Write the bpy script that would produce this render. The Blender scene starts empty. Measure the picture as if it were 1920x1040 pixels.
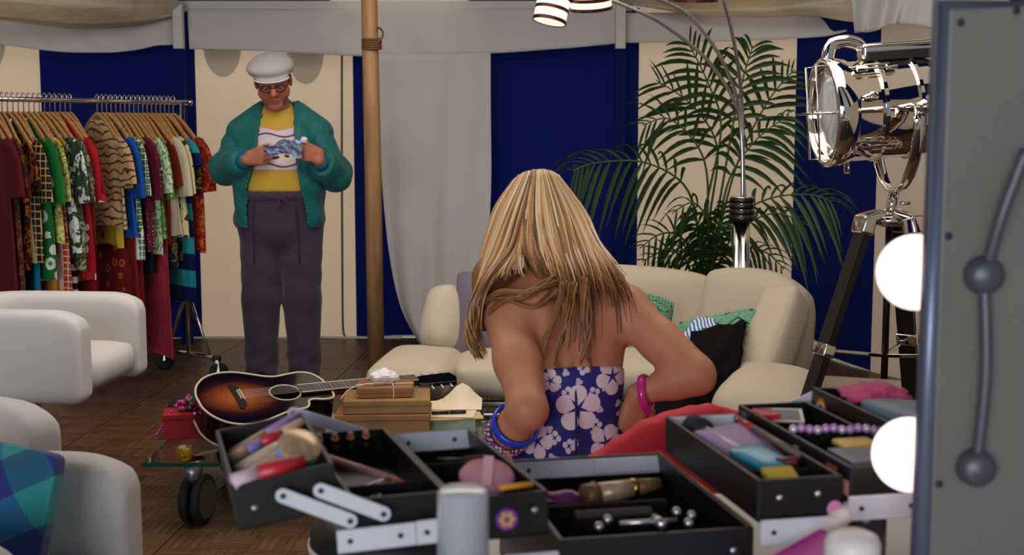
import bpy, bmesh, math, random
import numpy as np
from mathutils import Vector, Matrix, Euler
random.seed(7); np.random.seed(7)
R = math.radians
SC = bpy.context.scene
COL = SC.collection

# ---------------------------------------------------------------- camera
FPX, CAMH = 2400.0, 1.35
PITCH = math.atan(276.0 / FPX)
cam_d = bpy.data.cameras.new('camera'); cam = bpy.data.objects.new('camera', cam_d); COL.objects.link(cam)
cam.location = (0, 0, CAMH); cam.rotation_euler = (math.pi / 2 - PITCH, 0, 0)
cam_d.sensor_width = 36.0; cam_d.lens = 36.0 * FPX / 1920.0
cam_d.clip_start = 0.05; cam_d.clip_end = 200
cam_d.dof.use_dof = True; cam_d.dof.focus_distance = 4.2; cam_d.dof.aperture_fstop = 6.3
SC.camera = cam

# ---------------------------------------------------------------- world, sun, lights, exposure
W = bpy.data.worlds.new('world'); SC.world = W; W.use_nodes = True
W.node_tree.nodes['Background'].inputs[0].default_value = (0.62, 0.74, 1.0, 1)
W.node_tree.nodes['Background'].inputs[1].default_value = 0.35
sun_d = bpy.data.lights.new('sun', 'SUN'); sun = bpy.data.objects.new('sun', sun_d); COL.objects.link(sun)
sun_d.energy = 2.9; sun_d.angle = R(1.0); sun_d.color = (1.0, 0.88, 0.73)
sun.rotation_euler = (R(-52), 0, R(4))
# area light aimed at a target; both uses are added fills out of view
def area(name, loc, target, sx, sy, power, col):
    d = bpy.data.lights.new(name, 'AREA'); o = bpy.data.objects.new(name, d); COL.objects.link(o)
    d.shape = 'RECTANGLE'; d.size = sx; d.size_y = sy; d.energy = power; d.color = col
    o.location = loc
    o.rotation_euler = (Vector(target) - Vector(loc)).to_track_quat('-Z', 'Y').to_euler()
    return o
area('front_fill', (-2.2, -5.0, 1.75), (-0.3, 6.0, 1.3), 4.6, 2.4, 330, (0.90, 0.94, 1.0))  # added cool fill behind the camera, standing in for daylight
area('overhead_fill', (-.2, 4.7, 2.85), (-.2, 5.3, 0.0), 3.4, 3.0, 92, (1.0, 0.93, 0.86))  # added soft fill under the roof, evens out the light towards the back
vs = SC.view_settings
vs.view_transform = 'Standard'; vs.look = 'None'; vs.gamma = 1.0; vs.use_curve_mapping = False
vs.exposure = -0.15

# ---------------------------------------------------------------- helpers
def P(px, py, Y):
    """point of the place at distance Y in front of the camera, seen at image position px, py (1920x1040)"""
    cp, sp = math.cos(PITCH), math.sin(PITCH)
    a, b = (px - 960) / FPX, (520 - py) / FPX
    d = Vector((a, cp + b * sp, -sp + b * cp))
    d *= Y / d.y
    return Vector((d.x, d.y, CAMH + d.z))
def PZ(px, py, Z):
    """same, at height Z"""
    cp, sp = math.cos(PITCH), math.sin(PITCH)
    a, b = (px - 960) / FPX, (520 - py) / FPX
    d = Vector((a, cp + b * sp, -sp + b * cp))
    t = (Z - CAMH) / d.z
    return Vector((d.x * t, d.y * t, Z))
def lin(c):
    if isinstance(c, str):
        c = [int(c[i:i + 2], 16) for i in (1, 3, 5)]
    o = []
    for v in c[:3]:
        v = v / 255.0
        o.append(v / 12.92 if v <= 0.04045 else ((v + 0.055) / 1.055) ** 2.4)
    return (o[0], o[1], o[2], 1.0)

class NT:
    """small node tree writer"""
    def __init__(s, name):
        s.m = bpy.data.materials.new(name); s.m.use_nodes = True
        s.t = s.m.node_tree; s.n = s.t.nodes; s.l = s.t.links
        s.b = s.n['Principled BSDF']; s.out = s.n['Material Output']
    def node(s, kind, **kw):
        nd = s.n.new(kind)
        for k, v in kw.items():
            if k in ('i',): continue
            setattr(nd, k, v)
        return nd
    def put(s, sock, v):
        if isinstance(v, bpy.types.NodeSocket): s.l.new(v, sock)
        else:
            try: sock.default_value = v
            except Exception: sock.default_value = (v, v, v)
    def coord(s, scale=(1, 1, 1), rot=(0, 0, 0), loc=(0, 0, 0), kind='Object'):
        tc = s.node('ShaderNodeTexCoord'); mp = s.node('ShaderNodeMapping')
        s.l.new(tc.outputs[kind], mp.inputs[0])
        mp.inputs['Location'].default_value = loc; mp.inputs['Rotation'].default_value = rot; mp.inputs['Scale'].default_value = scale
        return mp.outputs[0]
    def noise(s, vec, scale=5, detail=3, rough=.5, dist=0, out=0):
        nd = s.node('ShaderNodeTexNoise'); s.put(nd.inputs['Vector'], vec)
        nd.inputs['Scale'].default_value = scale; nd.inputs['Detail'].default_value = detail
        nd.inputs['Roughness'].default_value = rough; nd.inputs['Distortion'].default_value = dist
        return nd.outputs[out]
    def vor(s, vec, scale=5, feature='F1', out='Distance', dims='3D', rnd=1.0):
        nd = s.node('ShaderNodeTexVoronoi', voronoi_dimensions=dims, feature=feature); s.put(nd.inputs['Vector'], vec)
        nd.inputs['Scale'].default_value = scale; nd.inputs['Randomness'].default_value = rnd
        return nd.outputs[out]
    def wave(s, vec, scale=5, dist=0, kind='BANDS', direction='X', detail=1, dscale=1):
        nd = s.node('ShaderNodeTexWave', wave_type=kind); s.put(nd.inputs['Vector'], vec)
        if kind == 'BANDS': nd.bands_direction = direction
        nd.inputs['Scale'].default_value = scale; nd.inputs['Distortion'].default_value = dist
        nd.inputs['Detail'].default_value = detail; nd.inputs['Detail Scale'].default_value = dscale
        return nd.outputs['Fac']
    def math(s, op, a, b=0.0, c=0.0):
        nd = s.node('ShaderNodeMath', operation=op)
        s.put(nd.inputs[0], a); s.put(nd.inputs[1], b)
        if len(nd.inputs) > 2: s.put(nd.inputs[2], c)
        return nd.outputs[0]
    def vmath(s, op, a, b=(0, 0, 0)):
        nd = s.node('ShaderNodeVectorMath', operation=op); s.put(nd.inputs[0], a); s.put(nd.inputs[1], b)
        return nd.outputs[1] if op in ('LENGTH', 'DOT_PRODUCT', 'DISTANCE') else nd.outputs[0]
    def sep(s, v):
        nd = s.node('ShaderNodeSeparateXYZ'); s.put(nd.inputs[0], v); return nd.outputs
    def comb(s, x, y, z):
        nd = s.node('ShaderNodeCombineXYZ'); s.put(nd.inputs[0], x); s.put(nd.inputs[1], y); s.put(nd.inputs[2], z); return nd.outputs[0]
    def mix(s, f, a, b):
        nd = s.node('ShaderNodeMix', data_type='RGBA')
        s.put(nd.inputs[0], f); s.put(nd.inputs[6], a); s.put(nd.inputs[7], b)
        return nd.outputs[2]
    def step(s, v, lo, hi):
        nd = s.node('ShaderNodeMapRange', clamp=True); s.put(nd.inputs[0], v)
        nd.inputs[1].default_value = lo; nd.inputs[2].default_value = hi
        return nd.outputs[0]
    def ramp(s, v, stops, interp='LINEAR'):
        nd = s.node('ShaderNodeValToRGB'); s.put(nd.inputs[0], v); cr = nd.color_ramp; cr.interpolation = interp
        while len(cr.elements) < len(stops): cr.elements.new(0.5)
        for e, (p, c) in zip(cr.elements, stops): e.position = p; e.color = c
        return nd.outputs[0]
    def attr(s, name, out='Color'):
        nd = s.node('ShaderNodeAttribute', attribute_name=name); return nd.outputs[out]
    def rnd(s):
        return s.node('ShaderNodeObjectInfo').outputs['Random']
    def bump(s, h, strength=.3, dist=.01):
        nd = s.node('ShaderNodeBump'); s.put(nd.inputs['Height'], h)
        nd.inputs['Strength'].default_value = strength; nd.inputs['Distance'].default_value = dist
        s.l.new(nd.outputs[0], s.b.inputs['Normal']); return nd.outputs[0]
    def base(s, c): s.put(s.b.inputs['Base Color'], c)
    def set(s, **kw):
        for k, v in kw.items(): s.put(s.b.inputs[k.replace('_', ' ')], v)
    def translucent(s, colour, fac=.5):
        tr = s.node('ShaderNodeBsdfTranslucent'); s.put(tr.inputs[0], colour)
        mx = s.node('ShaderNodeMixShader'); mx.inputs[0].default_value = fac
        s.l.new(s.b.outputs[0], mx.inputs[1]); s.l.new(tr.outputs[0], mx.inputs[2]); s.l.new(mx.outputs[0], s.out.inputs[0])

MATS = {}
def M(name, col=(128, 128, 128), rough=.6, metal=0.0, var=.08, scale=18, bump=0.0, bscale=None, trans=0.0, ior=1.45, sheen=0.0, emis=None, estr=1.0, coat=0.0, cloth=0.0, spec=.5):
    if name in MATS: return MATS[name]
    t = NT(name); c = lin(col)
    if var:
        v = t.coord()
        n = t.noise(v, scale, 4)
        dark = tuple(x * (1 - var) for x in c[:3]) + (1,); lite = tuple(min(1, x * (1 + var)) for x in c[:3]) + (1,)
        colr = t.mix(n, dark, lite); t.base(colr)
        if bump: t.bump(t.noise(v, bscale or scale * 6, 3), bump, .004)
    else:
        colr = c; t.base(c)
    t.set(Roughness=rough, Metallic=metal, IOR=ior, Specular_IOR_Level=spec)
    if trans: t.set(Transmission_Weight=trans)
    if sheen: t.set(Sheen_Weight=sheen)
    if coat: t.set(Coat_Weight=coat, Coat_Roughness=.05)
    if emis: t.set(Emission_Color=lin(emis), Emission_Strength=estr)
    if cloth: t.translucent(colr, cloth)
    MATS[name] = t.m
    return t.m

# ---------------------------------------------------------------- mesh builder
class MB:
    def __init__(s): s.v, s.f = [], []
    def add(s, verts, faces, mtx=None):
        k = len(s.v)
        s.v += [tuple(mtx @ Vector(p)) for p in verts] if mtx is not None else [tuple(p) for p in verts]
        s.f += [tuple(i + k for i in f) for f in faces]
        return s
    def box(s, c, size, rot=None, mtx=None):
        hx, hy, hz = [x / 2 for x in size]
        m = Matrix.Translation(Vector(c))
        if rot is not None: m = m @ (rot if isinstance(rot, Matrix) else Euler(rot).to_matrix().to_4x4())
        if mtx is not None: m = mtx @ m
        vs = [(x, y, z) for z in (-hz, hz) for y in (-hy, hy) for x in (-hx, hx)]
        return s.add(vs, [(0, 2, 3, 1), (4, 5, 7, 6), (0, 1, 5, 4), (2, 6, 7, 3), (0, 4, 6, 2), (1, 3, 7, 5)], m)
    def bar(s, a, b, w, h, up=(0, 0, 1)):
        a, b = Vector(a), Vector(b); d = (b - a); L = d.length; d.normalize()
        upv = Vector(up)
        if abs(d.dot(upv)) > .98: upv = Vector((0, 1, 0))
        x = upv.cross(d).normalized(); z = d.cross(x)
        m = Matrix((x, d, z)).transposed().to_4x4(); m.translation = (a + b) / 2
        return s.box((0, 0, 0), (w, L, h), mtx=m)
    def tube(s, pts, r, n=10, cap=True, flat=1.0, closed=False, upv=None):
        pts = [Vector(p) for p in pts]; N = len(pts)
        rs = r if isinstance(r, (list, tuple)) else [r] * N
        k0 = len(s.v); prev = None
        for i, p in enumerate(pts):
            if closed: d = pts[(i + 1) % N] - pts[i - 1]
            else: d = pts[min(i + 1, N - 1)] - pts[max(i - 1, 0)]
            if d.length < 1e-9: d = Vector((0, 0, 1))
            d.normalize()
            if prev is None:
                u = Vector(upv) if upv is not None else (Vector((0, 0, 1)) if abs(d.z) < .9 else Vector((1, 0, 0)))
            else: u = prev
            u = (u - d * u.dot(d))
            if u.length < 1e-6: u = d.orthogonal()
            u.normalize(); prev = u; w = d.cross(u)
            for j in range(n):
                a = 2 * math.pi * j / n
                s.v.append(tuple(p + (u * math.cos(a) * flat + w * math.sin(a)) * rs[i]))
        for i in range(N if closed else N - 1):
            for j in range(n):
                a, b = k0 + i * n, k0 + ((i + 1) % N) * n
                s.f.append((a + j, a + (j + 1) % n, b + (j + 1) % n, b + j))
        if cap and not closed:
            s.f.append(tuple(k0 + j for j in reversed(range(n)))); s.f.append(tuple(k0 + (N - 1) * n + j for j in range(n)))
        return s
    def lathe(s, prof, n=24, mtx=None, close=False):
        vs, fs = [], []
        for (r, z) in prof:
            for j in range(n):
                a = 2 * math.pi * j / n; vs.append((r * math.cos(a), r * math.sin(a), z))
        m = len(prof)
        for i in range(m if close else m - 1):
            for j in range(n):
                fs.append((i * n + j, i * n + (j + 1) % n, ((i + 1) % m) * n + (j + 1) % n, ((i + 1) % m) * n + j))
        if not close:
            if prof[0][0] > 1e-6: fs.append(tuple(reversed(range(n))))
            if prof[-1][0] > 1e-6: fs.append(tuple((m - 1) * n + j for j in range(n)))
        return s.add(vs, fs, mtx)
    def ell(s, c, r, n=12, m=8, mtx=None):
        prof = [(max(1e-7, math.sin(math.pi * i / m)), -math.cos(math.pi * i / m)) for i in range(m + 1)]
        mm = Matrix.Translation(Vector(c))
        if mtx is not None: mm = mm @ mtx
        mm = mm @ Matrix.Diagonal((r[0], r[1], r[2], 1))
        return s.lathe(prof, n, mm)
    def prism(s, outline, z0, z1, mtx=None):
        n = len(outline)
        vs = [(x, y, z0) for x, y in outline] + [(x, y, z1) for x, y in outline]
        fs = [tuple(reversed(range(n))), tuple(range(n, 2 * n))] + [(i, (i + 1) % n, n + (i + 1) % n, n + i) for i in range(n)]
        return s.add(vs, fs, mtx)
    def sheet(s, rows, thick=0.0):
        """grid surface through rows of points"""
        k = len(s.v); nr, nc = len(rows), len(rows[0])
        for r_ in rows: s.v += [tuple(p) for p in r_]
        for i in range(nr - 1):
            for j in range(nc - 1):
                a = k + i * nc + j
                s.f.append((a, a + 1, a + nc + 1, a + nc))
        return s
    def rbox(s, size, r, n=6, bulge=0.0, fn=None, mtx=None):
        """rounded, slightly puffed box; fn bends its points"""
        h = Vector(size) / 2; r = min(r, *(h * .999))
        idx, vs, fs = {}, [], []
        def vid(p):
            key = tuple(round(x, 5) for x in p)
            if key not in idx: idx[key] = len(vs); vs.append(key)
            return idx[key]
        # spacing with more points near the edges
        g = sorted(set([round(math.sin(math.pi / 2 * (2 * i / n - 1)), 5) for i in range(n + 1)]))
        for ax in range(3):
            for sg in (-1, 1):
                o = [i for i in range(3) if i != ax]
                for i in range(n):
                    for j in range(n):
                        q = []
                        for (a, b) in ((i, j), (i + 1, j), (i + 1, j + 1), (i, j + 1)):
                            p = [0, 0, 0]; p[ax] = sg; p[o[0]] = g[a]; p[o[1]] = g[b]; q.append(vid(p))
                        flip = (sg > 0) == (ax != 1)
                        fs.append(tuple(q) if flip else tuple(reversed(q)))
        out = []
        for p in vs:
            q = Vector((p[0] * h.x, p[1] * h.y, p[2] * h.z))
            inner = Vector([max(-h[i] + r, min(h[i] - r, q[i])) for i in range(3)])
            d = q - inner
            if d.length > 1e-9: q = inner + d.normalized() * r
            if bulge:
                for i in range(3):
                    a, b = (i + 1) % 3, (i + 2) % 3
                    q[i] += math.copysign(bulge, p[i]) * abs(p[i]) ** 3 * (1 - p[a] ** 2) * (1 - p[b] ** 2)
            out.append(tuple(fn(q)) if fn else tuple(q))
        return s.add(out, fs, mtx)
    def build(s, name, mat, parent=None, smooth=False, bevel=0.0, seg=2, solid=0.0, sub=0, loc=None, rot=None, flat_faces=False):
        me = bpy.data.meshes.new(name); me.from_pydata(s.v, [], s.f); me.update()
        return finish(name, me, mat, parent, smooth, bevel, seg, solid, sub, loc, rot)
def finish(name, me, mat, parent=None, smooth=False, bevel=0, seg=2, solid=0, sub=0, loc=None, rot=None):
    o = bpy.data.objects.new(name, me); COL.objects.link(o)
    if mat is not None:
        for m_ in (mat if isinstance(mat, (list, tuple)) else [mat]): me.materials.append(m_)
    if smooth: me.polygons.foreach_set('use_smooth', [True] * len(me.polygons))
    if solid:
        md = o.modifiers.new('solid', 'SOLIDIFY'); md.thickness = solid; md.offset = 0
    if bevel:
        md = o.modifiers.new('bevel', 'BEVEL'); md.width = bevel; md.segments = seg; md.limit_method = 'ANGLE'; md.angle_limit = R(40)
        md.harden_normals = False
        me.polygons.foreach_set('use_smooth', [True] * len(me.polygons))
        md2 = o.modifiers.new('wn', 'WEIGHTED_NORMAL'); md2.keep_sharp = True
    if sub:
        md = o.modifiers.new('sub', 'SUBSURF'); md.levels = sub; md.render_levels = sub
    if loc is not None: o.location = loc
    if rot is not None: o.rotation_euler = rot
    if parent is not None:
        o.parent = parent
        if parent.name in WORLD: o.matrix_parent_inverse = WORLD[parent.name]
    return o
WORLD = {}
def tag(o, label=None, cat=None, group=None, kind=None):
    if label: o['label'] = label
    if cat: o['category'] = cat
    if group: o['group'] = group
    if kind: o['kind'] = kind
    return o
def empty(name, loc=(0, 0, 0), rot=(0, 0, 0), label=None, cat=None, group=None, kind=None, world=False):
    o = bpy.data.objects.new(name, None); COL.objects.link(o); o.empty_display_size = .05
    o.location = loc; o.rotation_euler = rot
    if world: WORLD[o.name] = Matrix.LocRotScale(Vector(loc), Euler(rot), None).inverted()   # its parts are written in room coordinates
    return tag(o, label, cat, group, kind)
def spline(pts, n, closed=False):
    """Catmull-Rom through points"""
    pts = [Vector(p) for p in pts]; N = len(pts); out = []
    segs = N if closed else N - 1
    for k in range(n):
        t = k / (n if closed else n - 1) * segs; i = min(int(t), segs - 1); u = t - i
        if closed: p0, p1, p2, p3 = pts[(i - 1) % N], pts[i % N], pts[(i + 1) % N], pts[(i + 2) % N]
        else: p0, p1, p2, p3 = pts[max(i - 1, 0)], pts[i], pts[i + 1], pts[min(i + 2, N - 1)]
        out.append(0.5 * ((2 * p1) + (p2 - p0) * u + (2 * p0 - 5 * p1 + 4 * p2 - p3) * u * u + (3 * p1 - p0 - 3 * p2 + p3) * u ** 3))
    return out
def lerpf(xs, ys):
    return lambda x: float(np.interp(x, xs, ys))

# ---------------------------------------------------------------- smooth bodies: signed distance grid and surface nets
class SDF:
    def __init__(s, lo, hi, h):
        s.h = h; s.lo = np.array(lo, float)
        s.n = [int(math.ceil((b - a) / h)) + 1 for a, b in zip(lo, hi)]
        s.ax = [(s.lo[i] + h * np.arange(s.n[i])).astype(np.float32) for i in range(3)]
        s.d = np.full(s.n, 1.0, np.float32)
    def _win(s, lo, hi):
        sl = []
        for i in range(3):
            a = int(max(0, math.floor((lo[i] - s.lo[i]) / s.h))); b = int(min(s.n[i], math.ceil((hi[i] - s.lo[i]) / s.h) + 1))
            sl.append(slice(a, max(a, b)))
        return tuple(sl)
    def _apply(s, lo, hi, fn, k, op='add'):
        pad = k + 3 * s.h
        w = s._win([x - pad for x in lo], [x + pad for x in hi])
        X, Y, Z = np.meshgrid(s.ax[0][w[0]], s.ax[1][w[1]], s.ax[2][w[2]], indexing='ij', sparse=True)
        v = fn(X, Y, Z); a = s.d[w]
        if v.size == 0: return s
        if op == 'sub':
            b = -v; h = np.maximum(k - np.abs(a - b), 0) / max(k, 1e-6); s.d[w] = np.maximum(a, b) + h * h * k * .25
        else:
            h = np.maximum(k - np.abs(a - v), 0) / max(k, 1e-6); s.d[w] = np.minimum(a, v) - h * h * k * .25
        return s
    def cap(s, a, b, ra, rb=None, k=.02, op='add', flat=None):
        rb = ra if rb is None else rb; a = np.array(a, float); b = np.array(b, float); ab = b - a; L2 = max(1e-9, ab.dot(ab))
        m = max(ra, rb)
        def fn(X, Y, Z):
            t = np.clip(((X - a[0]) * ab[0] + (Y - a[1]) * ab[1] + (Z - a[2]) * ab[2]) / L2, 0, 1)
            return np.sqrt((X - a[0] - t * ab[0]) ** 2 + (Y - a[1] - t * ab[1]) ** 2 + (Z - a[2] - t * ab[2]) ** 2) - (ra + t * (rb - ra))
        return s._apply(np.minimum(a, b) - m, np.maximum(a, b) + m, fn, k, op)
    def chain(s, pts, rs, k=.02):
        for i in range(len(pts) - 1): s.cap(pts[i], pts[i + 1], rs[i], rs[i + 1], k)
        return s
    def ell(s, c, r, rot=None, k=.02, op='add'):
        c = np.array(c, float); r = np.array(r, float); m = max(r)
        Q = np.array(rot.to_3x3().transposed()) if rot is not None else np.eye(3)
        def fn(X, Y, Z):
            x, y, z = X - c[0], Y - c[1], Z - c[2]
            p = [(Q[i][0] * x + Q[i][1] * y + Q[i][2] * z) for i in range(3)]
            k0 = np.sqrt((p[0] / r[0]) ** 2 + (p[1] / r[1]) ** 2 + (p[2] / r[2]) ** 2)
            k1 = np.sqrt((p[0] / r[0] ** 2) ** 2 + (p[1] / r[1] ** 2) ** 2 + (p[2] / r[2] ** 2) ** 2)
            return k0 * (k0 - 1) / np.maximum(k1, 1e-5)
        return s._apply(c - m, c + m, fn, k, op)
    def cut(s, co, no, k=.004):
        """keep the side that the normal points away from"""
        no = np.array(no, float); no /= np.linalg.norm(no)
        X, Y, Z = np.meshgrid(*s.ax, indexing='ij', sparse=True)
        v = (X - co[0]) * no[0] + (Y - co[1]) * no[1] + (Z - co[2]) * no[2]
        s.d = np.maximum(s.d, v).astype(np.float32); return s
    def nets(s):
        d = s.d; nx, ny, nz = d.shape; neg = d < 0
        cnt = np.zeros((nx - 1, ny - 1, nz - 1), np.int8)
        offs = [(i, j, k) for i in (0, 1) for j in (0, 1) for k in (0, 1)]
        for (i, j, k) in offs: cnt += neg[i:nx - 1 + i, j:ny - 1 + j, k:nz - 1 + k]
        act = (cnt > 0) & (cnt < 8); I, J, K = np.nonzero(act); N = len(I)
        vid = np.full(act.shape, -1, np.int64); vid[I, J, K] = np.arange(N)
        corner = {o: d[I + o[0], J + o[1], K + o[2]] for o in offs}
        acc = np.zeros((N, 3)); num = np.zeros(N)
        for a in offs:
            for ax in range(3):
                if a[ax]: continue
                b = list(a); b[ax] = 1; b = tuple(b)
                va, vb = corner[a], corner[b]; m = (va < 0) != (vb < 0)
                t = np.where(m, va / np.where(m, va - vb, 1), 0)
                p = np.tile(np.array(a, float), (N, 1)); p[:, ax] += t
                acc += p * m[:, None]; num += m
        V = s.lo + (np.stack([I, J, K], 1) + acc / num[:, None]) * s.h
        quads = []
        for ax in range(3):
            sl0 = [slice(None)] * 3; sl1 = [slice(None)] * 3; sl0[ax] = slice(0, -1); sl1[ax] = slice(1, None)
            a, b = neg[tuple(sl0)], neg[tuple(sl1)]
            E = np.argwhere(a != b); o = [x for x in range(3) if x != ax]
            E = E[(E[:, o[0]] > 0) & (E[:, o[1]] > 0) & (E[:, o[0]] < d.shape[o[0]] - 1) & (E[:, o[1]] < d.shape[o[1]] - 1)]
            if not len(E): continue
            def g(da, db):
                q = E.copy(); q[:, o[0]] -= da; q[:, o[1]] -= db; return vid[q[:, 0], q[:, 1], q[:, 2]]
            q = np.stack([g(1, 1), g(0, 1), g(0, 0), g(1, 0)], 1)
            inside = a[E[:, 0], E[:, 1], E[:, 2]]
            flip = inside if ax != 1 else ~inside
            q = np.where(flip[:, None], q, q[:, ::-1]); quads.append(q)
        return V, np.concatenate(quads)
    def build(s, name, mat, parent=None, keep=None, tint=None, solid=0, smooth_iter=2, move=None):
        V, Q = s.nets()
        for _ in range(smooth_iter):          # light Laplacian smoothing removes the grid steps
            acc = np.zeros_like(V); num = np.zeros(len(V))
            for a, b in ((0, 1), (1, 2), (2, 3), (3, 0)):
                np.add.at(acc, Q[:, a], V[Q[:, b]]); np.add.at(num, Q[:, a], 1)
                np.add.at(acc, Q[:, b], V[Q[:, a]]); np.add.at(num, Q[:, b], 1)
            V = V * .45 + .55 * acc / np.maximum(num, 1)[:, None]
        if keep is not None:
            ok = keep(V); Q = Q[ok[Q].all(1)]
        used = np.unique(Q); remap = np.full(len(V), -1); remap[used] = np.arange(len(used)); V = V[used]; Q = remap[Q]
        if move is not None: V = move(V)
        me = bpy.data.meshes.new(name); me.vertices.add(len(V)); me.vertices.foreach_set('co', V.astype(np.float32).ravel())
        me.loops.add(Q.size); me.loops.foreach_set('vertex_index', Q.ravel().astype(np.int32))
        me.polygons.add(len(Q)); me.polygons.foreach_set('loop_start', np.arange(0, Q.size, 4, dtype=np.int32)); me.polygons.foreach_set('loop_total', np.full(len(Q), 4, np.int32))
        me.update(calc_edges=True); me.validate()
        if tint is not None:
            c = np.ones((len(V), 4), np.float32); c[:, :3] = tint(V)
            at = me.color_attributes.new('tint', 'FLOAT_COLOR', 'POINT'); at.data.foreach_set('color', c.ravel())
        return finish(name, me, mat, parent, smooth=True, solid=solid)

# ================================================================ the tent
def cloth_mat(name, col, trans=.45, fold=.35, weave=260, tcol=None):
    t = NT(name); v = t.coord()
    n = t.noise(v, 3.0, 4); c = lin(col)
    cc = t.mix(n, tuple(x * .93 for x in c[:3]) + (1,), tuple(min(1, x * 1.05) for x in c[:3]) + (1,))
    t.base(cc); t.set(Roughness=.9, Specular_IOR_Level=.15)
    t.bump(t.noise(t.coord((1, 1, .35)), 7, 5, .6), fold, .03)
    if trans: t.translucent(cc if tcol is None else lin(tcol), trans)
    MATS[name] = t.m; return t.m
CREAM = cloth_mat('cream_canvas', (230, 211, 186), .42)
ROOFC = cloth_mat('cream_roof_canvas', (240, 228, 206), .55)
NAVY = cloth_mat('navy_canvas', (14, 27, 96), .14)
GREYW = cloth_mat('white_liner_cloth', (216, 211, 210), .12, .5)
SWAG = cloth_mat('cream_swag_cloth', (240, 228, 202), .42, .8)
WHITEP = M('white_painted_wood', (205, 202, 196), .55, var=.05)

ZTOP = 2.12
PL = [(-5.6, 2.0), (-5.1, 5.2), (-3.9, 7.5), (-2.13, 8.3), (0.69, 8.3), (1.75, 7.8), (2.45, 6.0), (3.0, 3.6), (3.2, 0.4)]
seg = [math.dist(PL[i], PL[i + 1]) for i in range(len(PL) - 1)]
S = [0.0]
for q in seg: S.append(S[-1] + q)
S = [x - S[3] for x in S]                                            # arc length measured from the back-left corner post
def at_s(s_):
    for i in range(len(PL) - 1):
        if s_ <= S[i + 1] or i == len(PL) - 2:
            t = (s_ - S[i]) / (S[i + 1] - S[i]); a, b = PL[i], PL[i + 1]
            nx, ny = (b[1] - a[1]), -(b[0] - a[0]); L = math.hypot(nx, ny)
            return Vector((a[0] + (b[0] - a[0]) * t, a[1] + (b[1] - a[1]) * t, 0)), Vector((nx / L, ny / L, 0))
def panel(parent, s0, s1, mat, z0=.0, z1=ZTOP, lift=0.0):
    cols = sorted(set([s0, s1] + [x for x in S if s0 < x < s1] + list(np.arange(s0, s1, .12)[1:])))
    rows = []
    for i in range(9):
        z = z0 + (z1 - z0) * i / 8; row = []
        for s_ in cols:
            p, n = at_s(s_)
            w = (.012 * math.sin(s_ * 9.1 + z * 1.3) + .008 * math.sin(s_ * 23 + 1.7)) * min(1, 4 * (s_ - s0), 4 * (s1 - s_) + .0) * (1 - z / z1 * .6)
            q = p - n * w; q.z = z + (lift * abs(math.sin(s_ * 5.3)) if i == 0 else 0)
            row.append(q)
        rows.append(row)
    return MB().sheet(rows).build('stripe_panel', mat, parent, smooth=True)
def wall(name, label, stripes):
    w = empty(name, kind='structure', label=label)
    for (a, b, m, lift) in stripes: panel(w, a, b, m, .004, lift=lift)
    return w
wall('wall_left', 'blue and cream striped tent side wall behind the clothes rack', [(S[0], S[0] + 1.0, NAVY, 0), (S[0] + 1.0, S[0] + 2.0, CREAM, 0), (S[0] + 2.0, S[0] + 3.2, NAVY, 0), (S[0] + 3.2, -2.75, CREAM, 0), (-2.75, -1.80, NAVY, 0), (-1.80, -.844, CREAM, 0), (-.844, 0.0, NAVY, 0)])
wall('wall_back', 'blue and cream striped tent back wall', [(0, .10, NAVY, 0), (.10, 1.11, CREAM, .004), (1.11, 1.98, NAVY, .012), (1.98, S[4], NAVY, .006)])
wall('wall_right', 'blue and cream striped tent side wall behind the palm and searchlight', [(S[4], 2.95, NAVY, 0), (2.95, 3.954, CREAM, 0), (3.954, 4.736, NAVY, .012), (4.736, 5.70, CREAM, 0), (5.70, 6.65, NAVY, 0), (6.65, 7.6, CREAM, 0), (7.6, 8.6, NAVY, 0), (8.6, S[8], CREAM, 0)])
MB().tube(spline([P(641, 104, 8.27), P(641, 300, 8.27), P(642, 500, 8.27), P(643, 610, 8.26), P(647, 630, 8.25)], 20), .007, 6).build('seam_cord', M('grey_cord', (120, 108, 96), .9), bpy.data.objects['wall_back'], smooth=True)
# scalloped blue tabs hanging outside under the eaves; daylight throws their shade through the cream cloth
sc_root = empty('eaves_valance', label='scalloped tabs under the eaves outside the tent', kind='structure')
for s_ in (-1.12, .27, .80):
    p, n = at_s(s_); tdir = Vector((-n.y, n.x, 0))
    out = p - n * .10
    ol = []
    for i in range(17):
        a = math.pi * i / 16
        ol.append((math.cos(a) * .125 * (1 - .0 * i), -math.sin(a) ** .8 * (.30 if s_ > .5 else .25)))
    m = Matrix.Translation(out + Vector((0, 0, 2.02))) @ Matrix((tdir, Vector((0, 0, 1)), n)).transposed().to_4x4()
    MB().prism(ol, -.002, .002, m).build('scallop', NAVY, sc_root)

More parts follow.
